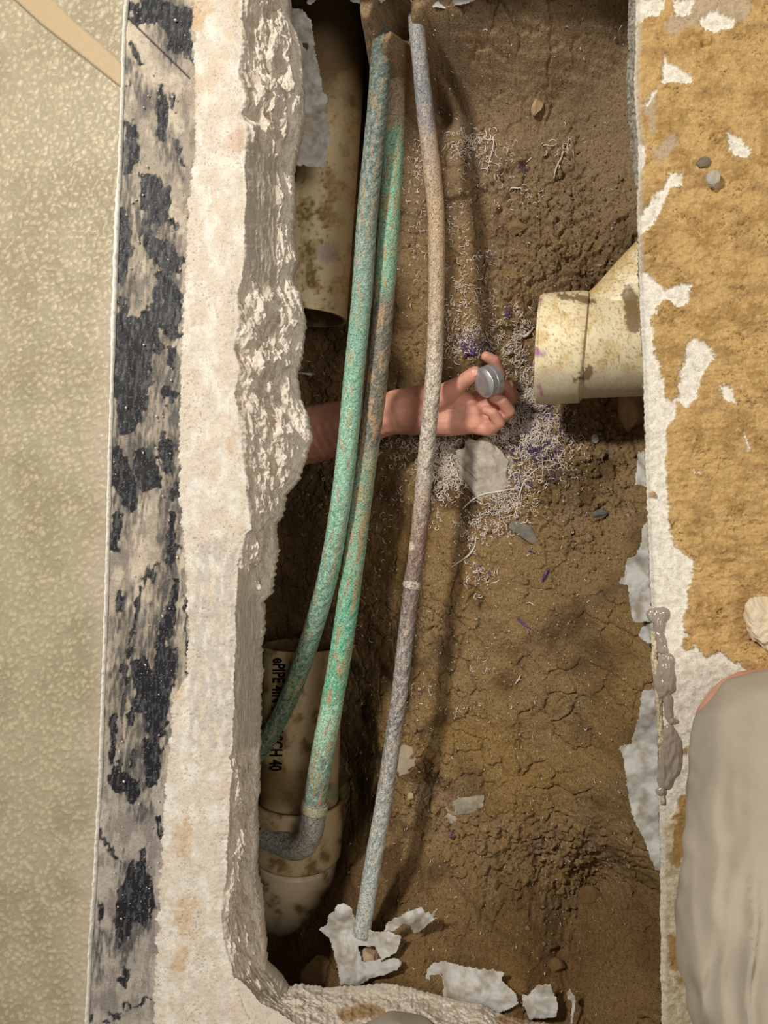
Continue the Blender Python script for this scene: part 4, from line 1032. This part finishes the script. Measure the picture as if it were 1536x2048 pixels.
# raised ridge of old sealant along the very edge
rp = [(1304, 1262), (1306, 1320), (1312, 1380), (1316, 1440), (1320, 1500), (1322, 1560), (1322, 1610)]
pr_ = resample(catmull(np.array([V(a, b, .0005) for a, b in rp]) + np.array([.0015, 0, -.0014]), 10), None, .0015)
o_ = link_mesh('sealant_ridge', tube(pr_, np.full(len(pr_), .0027), 14, .0026, 44, lambda d, th, v: mixc(lin((214, 200, 170)) + 0 * d[..., None], lin((176, 158, 130)), sm(-.2, .4, noise(d * 200, th, 7)))), M_copper, None, origin=pr_[len(pr_) // 2])
tag(o_, 'yellowish lumpy sealant ridge along the right trench edge', 'sealant')

# ------------------------------------------------------------------ stones and chunks
import bmesh
def stone(name, label, cat, px, py, z, sx, sy, sz, rot, color, seed, sub=3, color2=None, sink=.3, rnd=.22, where='ground'):
    bm = bmesh.new(); bmesh.ops.create_icosphere(bm, subdivisions=sub, radius=1)
    co = np.array([v.co[:] for v in bm.verts])
    rs = np.random.RandomState(seed)
    for _ in range(9):            # chipped facets
        n = rs.normal(size=3); n /= np.linalg.norm(n); d_ = rs.uniform(.62, .9)
        s_ = co @ n; over = np.clip(s_ - d_, 0, None); co = co - over[:, None] * n
    co = co * (1 + rnd * .35 * fbm(co[:, 0] * 2 + seed, co[:, 1] * 2 + co[:, 2], 3, seed)[:, None])
    co = co * np.array([sx, sy, sz])
    c, s = math.cos(rot), math.sin(rot)
    co = np.stack([co[:, 0] * c - co[:, 1] * s, co[:, 0] * s + co[:, 1] * c, co[:, 2]], 1)
    if where == 'ground':
        x, y, zz = [float(v) for v in on_ground(px, py)]
    else:
        x, y, zz = V(px, py, z)
    co = co + np.array([x, y, zz + sz * (.9 - 2 * sink)])
    for v, q in zip(bm.verts, co): v.co = q
    me = bpy.data.meshes.new(name); bm.to_mesh(me); bm.free()
    mat = mat_plain('stone_' + str(seed), color, .85, .18, 90, .3, c2=color2, bump=.5, bscale=500)
    o = link_mesh(name, me, mat, None, origin=(x, y, zz))
    tag(o, label, cat)
    return o
stone('stone', 'large pale grey stone half buried below the hand', 'stone', 975, 948, 0, .040, .052, .012, .6, (168, 158, 144), 3, 5, (196, 186, 172), sink=.42, rnd=.55)
stone('stone', 'dark grey wedge shaped stone shard below the white shavings', 'stone', 1052, 1066, 0, .026, .012, .006, -.55, (112, 110, 100), 5, 3, (136, 130, 118), sink=.25)
stone('stone', 'flat pale flaky stone touching the thin pipe low in the trench', 'stone', 806, 1520, 0, .019, .026, .007, -.5, (196, 182, 160), 6, 4, (170, 152, 128), sink=.25)
stone('stone', 'long grey streaked stone set in the soil, lower centre', 'stone', 935, 1608, 0, .032, .013, .006, .35, (148, 142, 128), 8, 4, (176, 164, 140), sink=.3)
stone('stone', 'small pale stone at the left end of the long grey stone', 'stone', 903, 1632, 0, .010, .009, .005, 0, (178, 168, 150), 9, 3, sink=.3)
stone('stone', 'tiny blue grey stone right of the shavings near the slab', 'stone', 1200, 1027, 0, .010, .006, .005, .2, (110, 110, 104), 10, 3, sink=.2)
stone('stone', 'tiny light chip on bare soil below the plastic fitting', 'stone', 1190, 878, 0, .006, .007, .004, .3, (178, 178, 184), 11, 2, sink=.2)
stone('stone', 'little pale pebble on the soil beside the pipe shadow', 'stone', 823, 1592, 0, .006, .006, .005, 0, (182, 160, 124), 12, 3, sink=.2)
stone('stone', 'small pinkish stone stuck in soil at the top of the trench', 'stone', 1075, 215, 0, .008, .013, .007, -.3, (176, 150, 116), 13, 3, sink=.25)
stone('stone', 'rough pale lump of stone seen through the hole in the plastic', 'stone', 740, 1908, 0, .017, .014, .014, .4, (206, 180, 150), 14, 4, (170, 140, 112), sink=.2)
stone('stone', 'rounded brown stone in the dark corner left of the plastic', 'stone', 640, 1950, 0, .026, .030, .020, .3, (140, 116, 84), 15, 4, sink=.3)
stone('stone', 'buried brown stone wedged under the plastic fitting by the slab', 'stone', 1268, 815, 0, .022, .040, .03, 0, (168, 138, 102), 16, 4, sink=.25)
stone('stone', 'small grey stone lying on the orange dirt, upper right', 'stone', 1426, 362, .004, .0072, .0085, .006, .4, (172, 164, 150), 17, 3, sink=.15, where='z')
stone('stone', 'dark grey pebble pressed flat into the orange dirt, upper right', 'stone', 1406, 325, .003, .0065, .0055, .003, .2, (120, 108, 90), 18, 3, sink=.2, where='z')
stone('dirt_clod', 'round dirt clod lying in a small hole near the bottom', 'dirt clod', 1113, 1912, 0, .011, .010, .010, 0, (112, 86, 52), 19, 3, sink=.1)
stone('dirt_clod', 'biggest loose clod of soil left of the fitting, upper trench', 'dirt clod', 1036, 455, 0, .016, .012, .009, .4, (134, 108, 76), 20, 3, sink=.25)
stone('dirt_clod', 'crumbly clod in the scooped hollow at the lower right', 'dirt clod', 1180, 1792, 0, .019, .016, .010, .2, (112, 86, 52), 22, 3, sink=.2)
stone('concrete_chunk', 'cream and brown concrete chunk at the right picture edge', 'concrete chunk', 1534, 1240, .008, .019, .024, .016, .2, (236, 228, 210), 21, 5, (214, 190, 152), sink=.2, rnd=.6, where='z')
# nail sticking out of the broken face
a, b = V(586, 744, -.085), V(624, 749, -.105)
pn = np.array([a * (1 - t) + b * t for t in np.linspace(0, 1, 8)])
o_ = link_mesh('nail', tube(pn, np.array([.0014] * 6 + [.0026, .0026]), 14), M_nail, None, origin=a)
tag(o_, 'thin steel nail sticking out of the broken slab face', 'nail')

# ------------------------------------------------------------------ shavings
rng = np.random.RandomState(77)
def curl(cx, cy, cz, L, wd, curv, ang, tilt, nseg=6, lift=.004):
    t = np.linspace(0, 1, nseg + 1)
    a = ang + curv * (t - .5)
    dx = np.cos(a) * L / nseg; dy = np.sin(a) * L / nseg
    x = cx + np.concatenate([[0], np.cumsum(dx[:-1])]) - dx.sum() / 2; y = cy + np.concatenate([[0], np.cumsum(dy[:-1])]) - dy.sum() / 2
    z = cz + lift * np.sin(math.pi * t) * tilt + .0006
    nx, ny = -np.sin(a), np.cos(a)
    w_ = wd * np.sin(math.pi * (t * .9 + .05)) ** .5
    l = np.stack([x + nx * w_, y + ny * w_, z + w_ * .5], 1); r = np.stack([x - nx * w_, y - ny * w_, z - w_ * .3], 1); m = np.stack([x, y, z + w_ * .9], 1)
    v = np.concatenate([l, m, r]); n = nseg + 1
    k = np.arange(nseg)
    f = np.concatenate([np.stack([k, k + 1, n + k + 1, n + k], 1), np.stack([n + k, n + k + 1, 2 * n + k + 1, 2 * n + k], 1)])
    return v, f
def scatter(clusters, scale=1.0, seed=0):
    r = np.random.RandomState(seed); VV = []; FF = []; off = 0
    for (cx, cy, rx, ry, n, L0) in clusters:
        n = int(n * (1.7 if n > 110 else 1.15))
        n = int(n * .95); px = cx + r.normal(size=n) * rx * .6; py = cy + r.normal(size=n) * ry * .6
        kp = noise(px / 13, py / 13, 600 + seed) + .5 * noise(px / 34, py / 34, 601) > r.uniform(-.45, .30, n); px = px[kp]; py = py[kp]
        X, Y, Z = on_ground(px, py)
        ok = (px > 600) & (px < 1262)
        for x, y, z in zip(X[ok], Y[ok], Z[ok]):
            v, f = curl(x, y, z, L0 * r.uniform(.35, 1.9) * scale, r.uniform(.00025, .00062), r.normal() * 3.6, r.uniform(0, 6.28), r.uniform(0, 1.5), 8)
            VV.append(v); FF.append(f + off); off += len(v)
    return np.vstack(VV), np.vstack(FF)
WC = [(945, 290, 34, 28, 170, .007), (990, 320, 50, 40, 90, .007), (1115, 300, 40, 22, 40, .007), (845, 330, 24, 60, 60, .007), (830, 420, 30, 110, 80, .006), (1050, 380, 60, 22, 30, .007), (910, 440, 40, 50, 60, .006),
      (925, 560, 50, 60, 130, .007), (950, 520, 30, 20, 40, .007), (930, 625, 60, 30, 120, .007), (960, 680, 60, 34, 320, .007), (1030, 690, 26, 50, 170, .007), (1045, 640, 24, 40, 100, .007), (905, 690, 30, 30, 120, .007),
      (1055, 800, 46, 60, 900, .008), (1040, 860, 60, 40, 700, .008), (1000, 900, 60, 30, 300, .008), (1085, 870, 50, 50, 420, .008), (1110, 900, 40, 50, 200, .007),
      (880, 900, 44, 34, 520, .009), (900, 950, 54, 40, 520, .009), (870, 970, 26, 26, 120, .006), (830, 900, 50, 30, 160, .008), (790, 890, 40, 30, 100, .008), (1040, 960, 40, 50, 360, .007), (1010, 1020, 50, 26, 260, .006), (970, 1050, 50, 24, 200, .006), (945, 1075, 30, 26, 90, .006), (860, 1020, 30, 40, 60, .006),
      (965, 1150, 30, 28, 60, .006), (945, 1140, 14, 30, 40, .007), (960, 1330, 18, 12, 22, .007), (835, 1395, 30, 30, 40, .006), (920, 1420, 30, 20, 26, .005), (640, 1010, 50, 60, 60, .010), (760, 1040, 40, 80, 60, .008), (700, 1140, 80, 80, 40, .007), (720, 1240, 40, 60, 30, .007),
      (1110, 800, 30, 40, 80, .007), (620, 760, 30, 60, 20, .006), (1150, 950, 50, 80, 60, .004)]
BG = [(960, 1000, 330, 1000, 1500, .0013), (1000, 1350, 300, 500, 700, .0013), (950, 700, 420, 900, 500, .0035), (980, 1300, 300, 400, 260, .0030), (900, 450, 160, 200, 200, .004), (1080, 1450, 200, 300, 90, .003)]
v, f = scatter(WC + BG, 1.0, 5)
o_ = link_mesh('plastic_shavings', raw_mesh('plastic_shavings', v, f), M_shav, None, origin=v.mean(0))
tag(o_, 'fine curly white plastic shavings sprinkled over the soil', 'shavings', kind='stuff')
PC = [(945, 690, 34, 22, 130, .006), (1085, 830, 30, 50, 150, .007), (1050, 900, 60, 16, 200, .007), (1045, 960, 24, 26, 90, .006), (1080, 900, 40, 40, 120, .006), (1055, 715, 10, 20, 50, .006), (1015, 625, 8, 12, 24, .006), (980, 520, 8, 8, 14, .006), (1045, 340, 16, 6, 26, .006), (1110, 960, 16, 16, 30, .006), (970, 1140, 22, 30, 26, .005), (1060, 1105, 8, 8, 10, .006), (955, 1160, 12, 12, 14, .006), (865, 975, 8, 8, 14, .006), (840, 1390, 12, 10, 10, .005), (990, 1010, 60, 30, 40, .005)]
v, f = scatter(PC, 1.0, 6)
o_ = link_mesh('primer_stained_shavings', raw_mesh('shavings', v, f), M_purp, None, origin=v.mean(0))
tag(o_, 'fine purple primer stained shavings mixed among the white ones', 'shavings', kind='stuff')
def strand(label, pts, wd, mat=M_shav, lift=.004, name='plastic_shaving'):
    X, Y, Z = on_ground([p[0] for p in pts], [p[1] for p in pts], 0)
    q = catmull(np.stack([X, Y, Z], 1), 7)
    zg = ground_z(q[:, 0], q[:, 1])
    n = len(q); tt = np.linspace(0, 1, n)
    q[:, 2] = np.maximum(zg + wd * .8, zg + lift * (.4 + .6 * np.sin(tt * math.pi)))
    r = wd * (.45 + .55 * np.sin(math.pi * (tt * .92 + .04))) * (1 + .25 * noise(tt * 9, tt * 0, len(pts)))
    me = tube(q, r, 8)
    o = link_mesh(name, me, mat, None, origin=q[n // 2])
    tag(o, label, 'shaving')
strand('long pale plastic strand lying across the large grey stone', [(925, 1018), (945, 1000), (970, 988), (1005, 982), (1040, 975)], .0013)
strand('thin white strand running down the right of the large grey stone', [(1085, 930), (1062, 948), (1045, 972), (1038, 1000), (1028, 1030)], .0010)
strand('thin white strand crossing the tip of the large grey stone', [(1028, 1030), (1012, 1034), (1004, 1038)], .0006)
strand('thick white hooked shaving on bare soil below the shavings heap', [(903, 1134), (918, 1124), (938, 1110), (948, 1096), (953, 1074)], .0014)
strand('white looped shaving high in the trench right of the thin pipe', [(975, 345), (980, 320), (986, 300), (988, 285), (980, 281), (975, 290)], .0008)
strand('pale bent shaving standing near the top right of the trench', [(1108, 358), (1112, 340), (1122, 320), (1128, 305), (1138, 313)], .0011)
strand('wavy white shaving near the centre of the smooth soil', [(1030, 1369), (1034, 1362), (1038, 1357), (1041, 1350)], .0011)
strand('small pale curved shaving between two purple bits', [(1052, 1206), (1060, 1205), (1066, 1208), (1071, 1212)], .0007)
strand('fat white curl just under the hand beside the thin pipe', [(905, 935), (902, 915), (908, 903), (918, 908), (916, 925), (922, 935)], .0013)
strand('white curled shaving with dark centre right of the thin pipe', [(862, 975), (866, 960), (872, 956), (880, 966)], .0013)
strand('small white bent shaving below the twin cracks, upper trench', [(1018, 385), (1026, 378), (1040, 378), (1046, 384)], .0009)
strand('broad translucent shaving beside the open mouth of the fitting', [(1040, 668), (1048, 674), (1058, 668), (1066, 655)], .0022)
strand('purple shaving with a pale tip in the middle of the trench', [(1036, 1237), (1046, 1245), (1060, 1257)], .0017, M_purp)
strand('pointed purple shaving above and right of the middle one', [(1084, 1163), (1090, 1150), (1097, 1138)], .0018, M_purp)
strand('small purple shaving below the long grey stone', [(902, 1675), (904, 1668), (907, 1658)], .0013, M_purp)
strand('dark purple wad of shavings above the hand', [(930, 716), (938, 708), (948, 710), (945, 700), (936, 704)], .0028, M_purp)

# ------------------------------------------------------------------ crumbs
def crumbs(label, pts_xyz, sizes, mat, name):
    r = np.random.RandomState(3)
    bm = bmesh.new(); bmesh.ops.create_icosphere(bm, subdivisions=1, radius=1)
    bv = np.array([v.co[:] for v in bm.verts]); bf = np.array([[v.index for v in f_.verts] for f_ in bm.faces]); bm.free()
    VV = []; FF = []
    for i, (p, s) in enumerate(zip(pts_xyz, sizes)):
        q = bv * (1 + .5 * (r.rand(len(bv), 1) - .5)) * s * np.array([1, r.uniform(.6, 1), r.uniform(.5, .9)])
        a = r.uniform(0, 6.28); c, sn = math.cos(a), math.sin(a)
        q = np.stack([q[:, 0] * c - q[:, 1] * sn, q[:, 0] * sn + q[:, 1] * c, q[:, 2]], 1)
        VV.append(q + p); FF.append(bf + i * len(bv))
    v = np.vstack(VV); f = np.vstack(FF)
    o = link_mesh(name, raw_mesh(name, v, f, smooth=False), mat, None, origin=v.mean(0))
    tag(o, label, 'crumbs', kind='stuff')
px = np.concatenate([rng.normal(1120, 110, 700), rng.normal(1130, 90, 500), rng.uniform(700, 1270, 700), rng.normal(1140, 80, 300), rng.normal(830, 60, 250)])
py = np.concatenate([rng.normal(470, 90, 700), rng.normal(980, 90, 500), rng.uniform(200, 1900, 700), rng.normal(1790, 60, 300), rng.normal(1560, 90, 250)])
ok = (px > 640) & (px < 1262); px, py = px[ok], py[ok]
X, Y, Z = on_ground(px, py)
crumbs('loose crumbs of brown soil scattered over the trench bed', np.stack([X, Y, Z + .0005], 1), .0007 + .0030 * rng.rand(len(px)) ** 3, M_crumbs, 'soil_crumbs')
px = np.concatenate([rng.uniform(215, 470, 380), rng.normal(380, 40, 120)]); py = np.concatenate([rng.uniform(0, 2040, 380), rng.normal(1800, 120, 120)])
X, Y, Z = P(px, py, .0008 + 0 * px)
ok = px > interp(vinyl_edge, py) + 8; ok &= px < interp(E_left, py) - 6
crumbs('pale concrete grit scattered on the left slab', np.stack([X, Y, Z], 1)[ok], (.0005 + .0016 * rng.rand(len(px)) ** 3)[ok], M_crumbw, 'concrete_grit')

# ------------------------------------------------------------------ bodies: joined tapered limbs, remeshed into one skin
def limb(bm, pts, seg_=14):
    """chain of (x,y,z,r[,squash vector]) -> overlapping balls and cones"""
    pts = [np.array(p, float) for p in pts]
    for a, b in zip(pts[:-1], pts[1:]):
        n = max(2, int(np.linalg.norm(b[:3] - a[:3]) / (min(a[3], b[3]) * .28)))
        for i in range(n + 1):
            t = i / n; q = a * (1 - t) + b * t
            r = bmesh.ops.create_icosphere(bm, subdivisions=2, radius=q[3])
            bmesh.ops.translate(bm, verts=r['verts'], vec=Vector(q[:3]))
def fuse(name, bm, voxel, smooth_it, parent=None, mat=None, origin=None, shape=None):
    me = bpy.data.meshes.new(name); bm.to_mesh(me); bm.free()
    o = bpy.data.objects.new('tmp', me); COL.objects.link(o)
    m = o.modifiers.new('r', 'REMESH'); m.mode = 'VOXEL'; m.voxel_size = voxel; m.use_smooth_shade = True
    s = o.modifiers.new('s', 'SMOOTH'); s.factor = .5; s.iterations = smooth_it
    dg = bpy.context.evaluated_depsgraph_get(); dg.update()
    me2 = bpy.data.meshes.new_from_object(o.evaluated_get(dg))
    bpy.data.objects.remove(o); bpy.data.meshes.remove(me)
    if shape is not None:
        co = np.empty(len(me2.vertices) * 3); me2.vertices.foreach_get('co', co); co = co.reshape(-1, 3)
        me2.vertices.foreach_set('co', shape(co).ravel())
    me2.polygons.foreach_set('use_smooth', np.ones(len(me2.polygons), bool))
    me2.name = name
    return link_mesh(name, me2, mat, parent, origin)
def W(px, py, z, r): return [*V(px, py, z), r]

# the arm reaching out from under the left slab
bm = bmesh.new()
limb(bm, [W(430, 905, -.275, .044), W(560, 882, -.268, .044), W(640, 866, -.26, .043), W(700, 850, -.25, .038), W(760, 832, -.24, .0315), W(800, 824, -.235, .0285)])
# wrist to palm: two parallel chains keep it broad
limb(bm, [W(790, 806, -.236, .019), W(840, 796, -.234, .0185), (*V(890, 800, -.236), .018), (*V(935, 806, -.238), .015)])
limb(bm, [W(790, 842, -.236, .019), W(840, 842, -.236, .0195), (*V(890, 846, -.238), .019), (*V(950, 846, -.240), .015)])
limb(bm, [W(820, 824, -.236, .022), W(900, 824, -.240, .019), W(950, 828, -.24, .014)])
# thumb with its ball
limb(bm, [W(868, 802, -.222, .017), W(900, 782, -.212, .0145), W(922, 766, -.205, .0105), W(944, 750, -.200, .0098), W(950, 744, -.199, .0082)])
# index finger: behind the cap, tip showing above it
limb(bm, [W(945, 800, -.245, .0105), W(985, 782, -.246, .0095), W(1000, 750, -.240, .0085), W(988, 722, -.228, .0082), W(972, 713, -.222, .0072)])
# middle
limb(bm, [W(950, 818, -.244, .0110), W(1000, 806, -.242, .0098), W(1024, 792, -.232, .0090), W(1016, 772, -.216, .0082), W(1000, 768, -.208, .0072)])
# ring
limb(bm, [W(948, 836, -.244, .0110), W(996, 838, -.240, .0098), W(1018, 822, -.226, .0088), W(1004, 802, -.214, .0080), W(988, 796, -.212, .0070)])
# little finger
limb(bm, [W(940, 852, -.242, .0105), W(978, 860, -.236, .0090), W(998, 846, -.222, .0080), W(986, 826, -.213, .0072), W(972, 820, -.213, .0064)])
arm = fuse('person', bm, .0015, 5, None, M_skin, origin=V(700, 850, -.25))
tag(arm, 'bare forearm and hand reaching from under the slab, pinching a round metal cap', 'person')
# thumbnail
bm = bmesh.new(); bmesh.ops.create_uvsphere(bm, u_segments=18, v_segments=10, radius=1)
a = V(947, 746, -.1925)
for v_ in bm.verts:
    c = v_.co.copy(); v_.co = Vector((a[0] + (c.x * .0060 * .8 - c.y * .0052 * .6), a[1] + (c.x * .0060 * .6 + c.y * .0052 * .8), a[2] + c.z * .0016))
me = bpy.data.meshes.new('thumbnail'); bm.to_mesh(me); bm.free()
me.polygons.foreach_set('use_smooth', np.ones(len(me.polygons), bool))
M_nailskin = mat_plain('nail_skin', (226, 168, 156), .3, .05, 60)
link_mesh('thumbnail', me, M_nailskin, arm)

# metal cap in the fingers
def lathe(prof, loc, rot, name, mat, parent=None, sides=72):
    th = np.linspace(0, 2 * math.pi, sides, endpoint=False)
    pr = np.array(prof)
    Vv = np.stack([pr[:, 0][:, None] * np.cos(th), pr[:, 0][:, None] * np.sin(th), pr[:, 1][:, None] + 0 * th], -1).reshape(-1, 3)
    from mathutils import Euler
    Rm = np.array(Euler(rot).to_matrix())
    Vv = Vv @ Rm.T + np.array(loc)
    me = raw_mesh(name, Vv, grid_faces(len(pr), sides, wrap=True, flip=False))
    return me
capc = V(972, 764, -.196)
prof = [(0.0001, .0065), (.010, .0072), (.0165, .0070), (.0180, .0050), (.0192, .0046), (.0198, .0030), (.0186, .0020), (.0200, .0008), (.0188, -.0004), (.0202, -.0018), (.0190, -.0030), (.0190, -.0046), (.0205, -.0060), (.0191, -.0074), (.0206, -.0090), (.0192, -.0104), (.0207, -.0120), (.0196, -.0136), (.0150, -.0140), (.0001, -.0138)]
crot = (0.22, -.85, .15)
me = lathe(prof, capc, crot, 'cap', M_chrome)
capo = link_mesh('metal_cap', me, M_chrome, None, origin=capc)
tag(capo, 'small round shiny metal cap with a ribbed rim, pinched in the fingers', 'metal cap')

# the kneeling person: two legs in pale shorts
kneeR = V(1535, 1478, .068); 
def L3(v, r): return [*v, r]
hip = np.array([.30, -.80, .36])
thighR = np.array([.36, -.66, .30])
kneeL = V(800, 2168, .066)
def legs(grow=0.0, skin=True):
    bm = bmesh.new()
    kr = kneeR + np.array([0, 0, 0]); kl = kneeL
    # right leg: thigh
    limb(bm, [[*(kr + np.array([.0, .0, 0])), .060 + grow * .0], [*(kr + np.array([.012, -.10, .040])), .066 + grow], [*(kr + np.array([.03, -.24, .10])), .076 + grow], [.37, -.72, .28, .088 + grow], [.27, -.86, .34, .105 + grow]])
    limb(bm, [[*kl, .060], [*(kl + np.array([.03, -.10, .05])), .068 + grow], [*(kl + np.array([.08, -.20, .12])), .078 + grow], [.12, -.82, .30, .09 + grow], [.20, -.88, .34, .105 + grow]])
    limb(bm, [[.17, -.92, .36, .12 + grow], [.28, -.92, .36, .12 + grow]])
    limb(bm, [[.22, -.93, .48, .12 + grow], [.22, -.93, .60, .115 + grow]])
    if skin:
        limb(bm, [[*kr, .055], [kr[0] + .06, kr[1] - .22, .055, .050], [kr[0] + .10, kr[1] - .42, .045, .036], [kr[0] + .11, kr[1] - .50, .04, .032]])
        limb(bm, [[*kl, .055], [kl[0] - .03, kl[1] - .20, .055, .050], [kl[0] - .04, kl[1] - .38, .045, .036], [kl[0] - .04, kl[1] - .46, .04, .032]])
    return bm
knl = fuse('person', legs(), .004, 6, None, M_skin, origin=(.25, -.8, .0))
tag(knl, 'kneeling person in pale grey trousers, knees showing at the lower right and bottom edge', 'person')
def cloth_shape(co):
    # loose folds running from knee to hip
    px, py = W2P(co[:, 0], co[:, 1], co[:, 2])
    n = noise(co[:, 0] * 34 + co[:, 2] * 12, co[:, 1] * 5, 901) + .5 * noise(co[:, 0] * 80 + co[:, 1] * 14, co[:, 1] * 9, 902)
    r = co.copy()
    ux = (px - 1450) / 1.0 + (py - 1500) * .10
    n = np.maximum(1 - np.abs(noise(ux / 60, py / 420, 901)) * 2.4 + .5 * noise(ux / 30, py / 200, 902), -.5)
    fl = sm(kneeR[1] + .02, kneeR[1] - .10, co[:, 1]) * sm(.0, .05, co[:, 0])
    r[:, 2] += .006 * n * fl
    r[:, 0] += .003 * noise(co[:, 1] * 20, co[:, 2] * 30, 903)
    return r
def trousers():
    bm = bmesh.new()
    kr, kl = kneeR, kneeL
    g = .006
    limb(bm, [[*(kr + np.array([.0042, -.0050, .008])), .0666], [*(kr + np.array([.002, -.03, .020])), .0695], [*(kr + np.array([.002, -.07, .030])), .069 + g], [*(kr + np.array([.0, -.14, .060])), .078 + g], [*(kr + np.array([.03, -.24, .10])), .080 + g], [.37, -.72, .28, .092 + g], [.27, -.86, .34, .108 + g]])
    limb(bm, [[*(kl + np.array([.002, -.0045, .010])), .0690], [*(kl + np.array([.005, -.03, .016])), .067], [*(kl + np.array([.03, -.10, .05])), .070 + g], [*(kl + np.array([.08, -.20, .12])), .08 + g], [.12, -.82, .30, .093 + g], [.20, -.88, .34, .108 + g]])
    limb(bm, [[.17, -.92, .36, .123 + g], [.28, -.92, .36, .123 + g]])
    limb(bm, [[.22, -.93, .48, .123 + g], [.22, -.93, .56, .119 + g]])
    return bm
fuse('trousers', trousers(), .0035, 5, knl, M_cloth, shape=cloth_shape)

# groups of things of a kind
GROUPS = {'copper_pipe': 'copper pipes running along the trench', 'drain_pipe': 'plastic drain pipes on the left of the trench', 'plastic_scrap': 'scraps of white plastic sheeting round the trench',
          'stone': 'stones in and around the trench', 'dirt_clod': 'loose dirt clods in the trench', 'plastic_shaving': 'larger plastic shavings on the soil', 'glue_bead': 'dried glue beads along the right slab edge'}
for o in list(S.objects):
    if o.parent is None:
        k = o.name.split('.')[0]
        if k in GROUPS: o['group'] = GROUPS[k]
